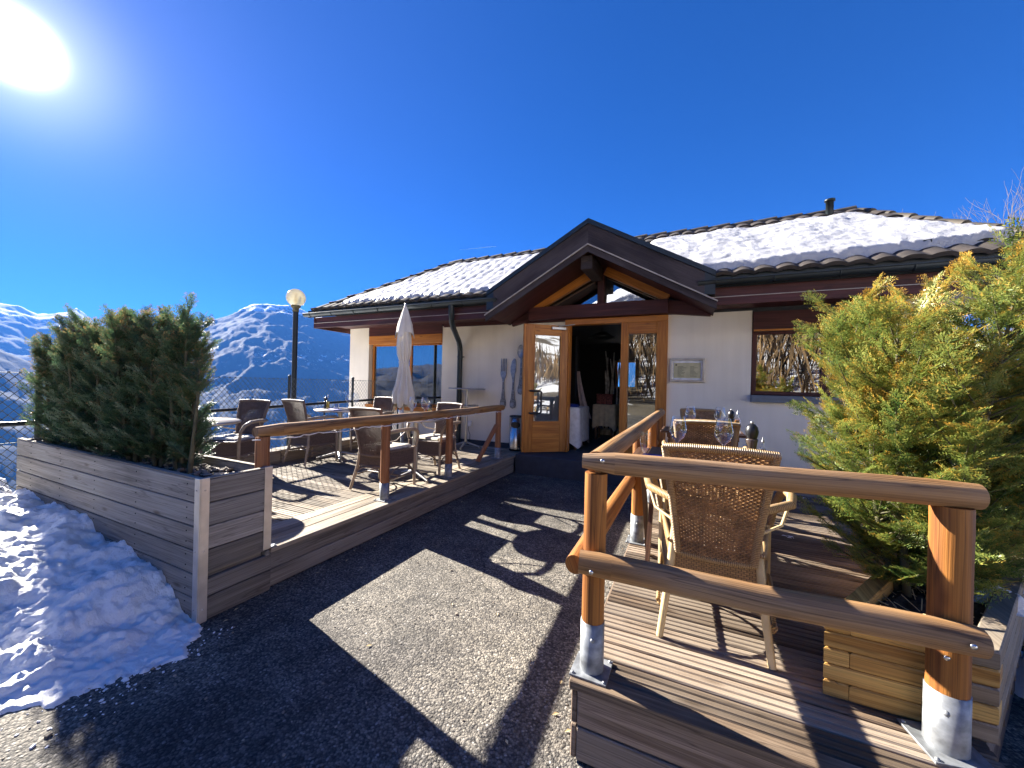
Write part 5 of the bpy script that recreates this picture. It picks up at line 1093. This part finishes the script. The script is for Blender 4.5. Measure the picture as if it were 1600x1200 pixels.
tb_ = MB().lathe([(0.0, 0.006), (0.03, 0.004), (0.034, 0.05), (0.036, 0.085), (0.033, 0.085), (0.030, 0.01), (0.0, 0.009)], 20).build('tumbler', 'glass'); tag(tb_, '', 'tumbler', 'water tumblers on the tables')
spread(tb_, [(0.235, 2.44, ZT2), (0.32, 4.0, ZT2), (-3.24, 3.72, ZT1), (-4.68, 4.0, ZT1)], ['short water tumbler between the large wine glass and pepper mill', 'short tumbler on the farther slatted table', 'short tumbler on the round table behind the railing', 'short tumbler on the round table by the fence'])
fl_ = MB().lathe([(0.0, 0.004), (0.032, 0.003), (0.03, 0.006), (0.006, 0.012), (0.006, 0.03), (0.022, 0.05), (0.03, 0.09), (0.027, 0.15)], 20).build('stem_glass', 'glass'); tag(fl_, 'narrow stem glass at the left edge of the nearer slatted table', 'glass'); fl_.location = (-0.235, 2.36, ZT2)
def mill(label, s_=1.0, body='black'):
    T = thing('pepper_mill', label, 'pepper mill'); k = s_
    MB().lathe([(0.0, 0), (0.030*k, 0.0), (0.030*k, 0.012*k), (0.024*k, 0.02*k), (0.028*k, 0.035*k), (0.022*k, 0.06*k), (0.020*k, 0.09*k), (0.026*k, 0.118*k), (0.022*k, 0.124*k), (0.0, 0.124*k)], 20).build('mill_body', body, T)
    MB().lathe([(0.021*k, 0.126*k), (0.025*k, 0.14*k), (0.0275*k, 0.156*k), (0.023*k, 0.176*k), (0.012*k, 0.19*k), (0.0, 0.192*k)], 20).build('mill_head', 'black', T)
    MB().sphere((0, 0, 0.197*k), 0.0075*k, 10, 8).build('knob', 'alu', T); return T
mill('', 1.18, 'salt').location = (0.305, 2.44, ZT2); mm_ = S.objects[-1]
def bottle(label, oilm, k=1.0):
    T = thing('oil_bottle', label, 'oil bottle')
    MB().lathe([(0.0, 0.0), (0.0273*k, 0.002*k), (0.0273*k, 0.115*k), (0.0235*k, 0.138*k), (0.0, 0.131*k)], 18).build('oil', oilm, T)
    MB().lathe([(0.028*k, 0.0), (0.028*k, 0.12*k), (0.024*k, 0.145*k), (0.011*k, 0.165*k), (0.010*k, 0.20*k)], 18).build('bottle_glass', 'glass', T)
    MB().lathe([(0.012*k, 0.195*k), (0.012*k, 0.215*k), (0.006*k, 0.22*k), (0.004*k, 0.245*k), (0.0, 0.246*k)], 12).build('pourer', 'alu', T); return T
for o in list(S.objects):
    if o.name.startswith('pepper_mill') and o.parent is None: o['label'] = 'stout pepper mill with brown glass body and black head on the nearer slatted table'
mill('tall black pepper mill on the farther slatted table', 1.12).location = (0.345, 4.1, ZT2)
mill('black pepper mill on the round table by the fence', 0.9).location = (-4.93, 4.02, ZT1)
mill('black pepper mill on the round table behind the railing', 0.9).location = (-2.87, 3.82, ZT1)
sm_ = bottle('clear squat salt bottle beside the stout pepper mill', 'salt', 0.62); sm_.location = (0.365, 2.50, ZT2)
bottle('amber oil bottle beside the tall black pepper mill', 'amber', 0.9).location = (0.40, 4.13, ZT2)
bottle('yellow oil bottle on the round table by the fence', 'oil', 0.85).location = (-4.86, 4.0, ZT1)
bottle('yellow oil bottle on the round table behind the railing', 'oil', 0.85).location = (-2.83, 3.75, ZT1)
def napkin(label, loc, mat, rz): 
    m = MB(); m.box(-0.10, 0.10, -0.06, 0.06, 0, 0.006, 0.002); m.box(-0.098, 0.10, -0.058, 0.055, 0.0065, 0.013, 0.002, rot=0.03); o = m.build('napkin', mat); o.location = loc; o.rotation_euler = (0, 0, rz); tag(o, label, 'napkin', 'folded napkins on the tables')
napkin('mauve folded napkin at the left of the round table behind the railing', (-3.18, 3.60, ZT1+0.001), 'purple', 0.4); napkin('pale folded napkin on the round table by the fence', (-4.62, 3.92, ZT1+0.001), 'purple', -0.3); napkin('white folded napkin at the far side of the round table by the fence', (-4.5, 4.2, ZT1+0.001), 'cloth', 0.9); napkin('blue folded napkin under the narrow stem glass on the nearer slatted table', (-0.20, 2.33, ZT2+0.001), 'bluecloth', 1.5)
napkin('white folded napkin on the round table hidden by the hedge', (-4.26, 2.05, ZT1+0.001), 'cloth', 0.2)

# ------------------------------------------------------------------ yews
def spray_template(rng, axis=0.22, ds=0.008, nl=0.022, nw=0.0036, ntw=8, tw=0.10):
    segs = []                      # (start, dir, length, fraction along)
    segs.append((np.array([0, 0, 0.]), np.array([1., 0, 0]), axis, 0.0))
    for k in range(ntw):
        t = 0.18+0.74*k/(ntw-1); sg = 1 if k % 2 else -1; a_ = rng.uniform(0.75, 1.1)
        segs.append((np.array([axis*t, 0, 0]), np.array([math.cos(a_), sg*math.sin(a_), rng.uniform(-.12, .12)]), tw*(1.15-0.75*t)*rng.uniform(.8, 1.2), t))
    Vs, fr = [], []
    for st, dr, ln, t in segs:
        dr = dr/np.linalg.norm(dr); side = np.array([-dr[1], dr[0], 0]); n_ = max(3, int(ln/ds))
        for i in range(n_+1):
            q = i/n_
            p = st+dr*ln*q + np.array([0, 0, -0.35*(t*axis+ln*q)**2])
            for sg in (-1, 1):
                a_ = rng.uniform(0.85, 1.3)*(1-0.4*q*q*q); d_ = dr*math.cos(a_)+side*sg*math.sin(a_)+np.array([0, 0, rng.uniform(-.15, .4)]); d_ /= np.linalg.norm(d_)
                l = nl*rng.uniform(.75, 1.1)*(1-0.35*q); wv = np.cross(d_, [rng.uniform(-.4, .4), rng.uniform(-.4, .4), 1]); wv /= np.linalg.norm(wv); mid = p+d_*l*0.45
                Vs.append([p, mid+wv*nw/2, p+d_*l, mid-wv*nw/2]); fr.append(min(1, 0.5*t+0.55*q))
    return np.array(Vs), np.array(fr)
def basis(d_, roll, rng):
    d_ = d_/np.linalg.norm(d_); up = np.array([0, 0, 1.]); s_ = np.cross(up, d_)
    if np.linalg.norm(s_) < 0.1: s_ = np.array([rng.normal(), rng.normal(), 0]); s_ -= d_*s_.dot(d_)
    s_ /= np.linalg.norm(s_); n_ = np.cross(d_, s_); c_, q = math.cos(roll), math.sin(roll)
    return np.stack([d_, s_*c_+n_*q, -s_*q+n_*c_], 1)
def yew(name, label, group, base, H, radius, nst, nbr, needles, seed, tmpl, lean=(0, 0), prof=None, bronze=0.35, spread_=0.1, squash=(1, 1), low=0.03, clip=None, up_=0.0, hv=0.62):
    rng = np.random.default_rng(seed); T = thing(name, label, 'yew shrub', base, 0, group)
    temps = [spray_template(rng, **tmpl) for _ in range(4)]
    V, Rn = [], []; sm = MB()
    prof = prof or (lambda t: 0.55+0.75*math.sin(math.pi*min(1, t*0.9+0.12))**0.8-0.45*t)
    def put(p, d_, sc, base_c):
        tv, fr = temps[rng.integers(4)]; M_ = basis(d_, rng.normal(0, 0.45), rng)
        pts = (tv.reshape(-1, 3)*sc) @ M_.T + p; V.append(pts.reshape(-1, 4, 3)); Rn.append(np.clip(base_c+bronze*fr**1.5*rng.uniform(.3, 1.5)+rng.normal(0, .11, len(fr)), 0, 1))
    for s_ in range(nst):
        az = 6.283*s_/nst+rng.uniform(-.5, .5); h = H*(rng.uniform(hv, 1.03) if s_ else 1.03); off = np.array([math.cos(az)*squash[0], math.sin(az)*squash[1], 0])*spread_
        tip = off*rng.uniform(1.2, 2.4)+np.array([lean[0], lean[1], h]); ctrl = off*1.6+np.array([lean[0]*.3, lean[1]*.3, h*0.5])
        root = off*0.5
        def sp(t): return root*(1-t)**2+2*ctrl*t*(1-t)+tip*t*t
        sm.tube([sp(t) for t in np.linspace(0, 1, 9)], [0.014*(1-0.8*t)+0.002 for t in np.linspace(0, 1, 9)], 6)
        for b in range(nbr):
            t = low+(0.99-low)*(b+rng.uniform(0, 1))/nbr; p0 = sp(t); a_ = rng.uniform(0, 6.283); el = rng.uniform(-0.05, 0.6)+0.4*t+up_
            L_ = radius*prof(t)*rng.uniform(.55, 1.15)
            d0 = np.array([math.cos(a_)*math.cos(el)*squash[0], math.sin(a_)*math.cos(el)*squash[1], math.sin(el)])
            p1 = p0+d0*L_*0.6; d1 = d0+np.array([0, 0, .25]); d1 /= np.linalg.norm(d1); p2 = p1+d1*L_*0.4
            if clip and not clip(p2+np.array(base)): continue
            sm.tube([p0, p1, p2], [0.0045, 0.003, 0.0016], 4, False)
            bc = rng.uniform(0.02, 0.30)+0.26*t*t
            for q, pp, dd in ((0.2, p0+(p1-p0)*.35, d0), (0.4, p0+(p1-p0)*.65, d0), (0.6, p0+(p1-p0)*.95, d0), (0.8, p1+(p2-p1)*.5, d1), (1, p2-d1*0.05, d1)):
                if L_ < 0.12 and q < 0.5: continue
                for sg in (-1, 1) if q < 1 else (0,):
                    w_ = rng.uniform(.35, .9)*sg; sd = np.cross(dd, [0, 0, 1.]); put(pp, dd*math.cos(w_)+sd*math.sin(w_)+np.array([0, 0, rng.uniform(-.1, .15)]), rng.uniform(.55, .95)*(0.65+0.35*q), bc)
        for k in range(4):
            for j_ in range(1 if k == 0 else 5):
                a_ = 1.2566*j_+k*0.7+rng.uniform(-.3, .3); e_ = 0.0 if k == 0 else rng.uniform(.75, 1.05)
                put(sp(1)-np.array([0, 0, 0.075*k]), np.array([math.cos(a_)*e_, math.sin(a_)*e_, 1.0]), rng.uniform(.55, .85)*(0.75+0.15*k), rng.uniform(.2, .5))
    A = np.concatenate(V).reshape(-1, 3).astype(np.float32); rr = np.concatenate(Rn).astype(np.float32); nf = len(rr)
    me = bpy.data.meshes.new('foliage'); me.vertices.add(nf*4); me.vertices.foreach_set('co', A.ravel()); me.loops.add(nf*4); me.loops.foreach_set('vertex_index', np.arange(nf*4, dtype=np.int32)); me.polygons.add(nf); me.polygons.foreach_set('loop_start', np.arange(0, nf*4, 4, dtype=np.int32))
    me.polygons.foreach_set('loop_total', np.full(nf, 4, dtype=np.int32)); at = me.attributes.new('rnd', 'FLOAT', 'FACE'); at.data.foreach_set('value', rr); me.materials.append(MAT[needles]); me.update(); me.validate()
    o = bpy.data.objects.new('foliage', me); C.objects.link(o); o.parent = T
    sm.build('stems', 'bark', T); return T
far_t = dict(axis=0.13, ds=0.013, nl=0.027, nw=0.0068, ntw=6, tw=0.055)
HG = [(-5.36, 0.90, 0.20), (-5.02, 1.05, 0.20), (-4.72, 1.04, 0.2), (-4.42, 1.05, 0.2), (-4.12, 1.03, 0.2), (-3.84, 1.07, 0.2), (-3.56, 1.01, 0.19), (-3.30, 1.05, 0.18), (-3.11, 0.78, 0.10)]
lab = ['leftmost short bushy yew of the hedge in the grey planter', 'tall dark yew second from the left end of the hedge', 'dark hedge yew third from the left in the grey planter', 'dense hedge yew left of the middle in the grey planter', 'dense yew in the middle of the planter hedge', 'hedge yew right of the middle with bronze shoots on top', 'dark hedge yew third from the right end of the planter row', 'tallest hedge yew near the right end with upright forked tips', 'thin sparse yew at the right end of the hedge with red brown shoots']
for k, ((x, h, r_), lb) in enumerate(zip(HG, lab)):
    last = k == len(HG)-1
    yew('yew_shrub', lb, 'yew hedge in the grey planter', (x, 1.47+0.03*math.sin(k*2.1), 0.77), h, r_, 5 if not last else 1, 28 if not last else 12, 'needleL', 40+k, far_t, prof=lambda t: 1.25-0.55*t, bronze=0.42, spread_=0.06, squash=(1.0, 0.85), low=0.0, up_=0.3, hv=0.86)
near_t = dict(axis=0.14, ds=0.0105, nl=0.029, nw=0.0056, ntw=7, tw=0.060)
clipR = lambda p: (p[1] > 1.95 or p[2] > 1.6) and p[0] > 0.44+0.05*math.sin(p[2]*9)
PR = lambda t: 0.45+0.85*math.sin(math.pi*(0.10+0.78*t))-0.28*t
yew('yew_shrub', 'nearest big bronze tipped yew in the pine sleeper planter', 'yews in the pine sleeper planter', (0.92, 2.32, RZ+0.235), 1.36, 0.34, 9, 38, 'needleR', 91, near_t, lean=(-0.02, 0.0), bronze=0.6, spread_=0.12, prof=PR, clip=clipR, up_=0.22)
yew('yew_shrub', 'golden yew behind the railing post with a green leaning stem', 'yews in the pine sleeper planter', (1.22, 2.60, RZ+0.235), 1.30, 0.34, 8, 38, 'needleR', 92, near_t, lean=(0.06, 0.03), bronze=0.85, spread_=0.12, prof=PR, clip=clipR, up_=0.22)
yew('yew_shrub', 'farthest yew in the pine sleeper planter by the frame edge', 'yews in the pine sleeper planter', (1.56, 3.02, RZ+0.235), 0.98, 0.34, 7, 36, 'needleR', 93, near_t, lean=(0.05, 0.05), bronze=0.8, spread_=0.13, prof=PR, up_=0.22)
# ------------------------------------------------------------------ bare trees behind the roof
def bare_tree(label, loc, H, seed, r_=0.09):
    R = random.Random(seed); T = thing('bare_tree', label, 'tree', loc, 0, 'bare trees behind the roof'); tr = MB(); cr = MB()
    def grow(p, d_, L_, r0_, dep):
        pts = [p]; q = p; d2 = d_
        for k in range(4): d2 = (d2+Vector((R.gauss(0, .10), R.gauss(0, .10), R.gauss(0.03, .06)))).normalized(); q = q+d2*L_/4; pts.append(q)
        (tr if dep < 1 else cr).tube(pts, [r0_*(1-0.45*k/4) for k in range(5)], 7 if dep < 2 else 4, False)
        if dep >= 5: return
        for k in range(R.choice((2, 3, 3)) if dep else 5):
            i = R.choice((2, 3, 4)) if dep else R.choice((1, 2, 3, 4, 4)); a_ = R.uniform(0, 6.28); sp_ = R.uniform(.4, .85)
            s1 = d2.orthogonal().normalized(); s2 = d2.cross(s1); nd = (d2*math.cos(sp_)+(s1*math.cos(a_)+s2*math.sin(a_))*math.sin(sp_)+Vector((0, 0, .25))).normalized()
            grow(pts[i], nd, L_*R.uniform(.5, .72), r0_*0.5, dep+1)
        grow(pts[-1], (d2+Vector((R.gauss(0, .15), R.gauss(0, .15), .2))).normalized(), L_*0.68, r0_*0.55, dep+1)
    grow(Vector((0, 0, 0)), Vector((0, 0, 1)), H*0.38, r_, 0)
    tr.build('trunk', 'bark2', T); cr.build('crown', 'bark2', T)
bare_tree('bare pale barked tree standing behind the right end of the roof', (7.6, 15.6, gz(7.6, 15.6)-0.1), 9.3, 3)
bare_tree('bare tree at the picture edge behind the roof verge', (9.5, 16.6, gz(9.5, 16.6)-0.1), 9.2, 8)
# thin contrail high over the ridge
def contrail():
    m = MB(); D = 26000.0
    def ray(x, y): return (f*600+Rr*(x-800)-Up*(y-600)).normalized()
    a_, b_ = ray(718, 390.5)*D, ray(775, 385)*D; m.tube([a_.lerp(b_, t) for t in np.linspace(0, 1, 12)], [26*(0.15+0.85*math.sin(math.pi*t*0.75+0.3))*(0.5+0.5*t) for t in np.linspace(0, 1, 12)], 8); return m
tag(contrail().build('contrail', 'trail'), 'short thin white contrail in the blue sky left of the gable', 'contrail')
# ------------------------------------------------------------------ the air over the valley
def haze():
    top = max(c[2] for o in S.objects if o.get('kind') == 'structure' for c in o.bound_box)+25
    m = MB(); m.box(-24000, 24000, -24000, 24000, -1150, top); mt = bpy.data.materials.new('haze'); mt.use_nodes = True; nt = mt.node_tree; nt.nodes.clear()
    out = nt.nodes.new('ShaderNodeOutputMaterial'); v = nt.nodes.new('ShaderNodeVolumePrincipled'); v.inputs['Color'].default_value = (0.07, 0.26, 0.82, 1); v.inputs['Density'].default_value = 6e-5; v.inputs['Anisotropy'].default_value = 0.0
    nt.links.new(v.outputs[0], out.inputs['Volume'])
    o = m.build('haze', mt); tag(o, kind='stuff')
haze()
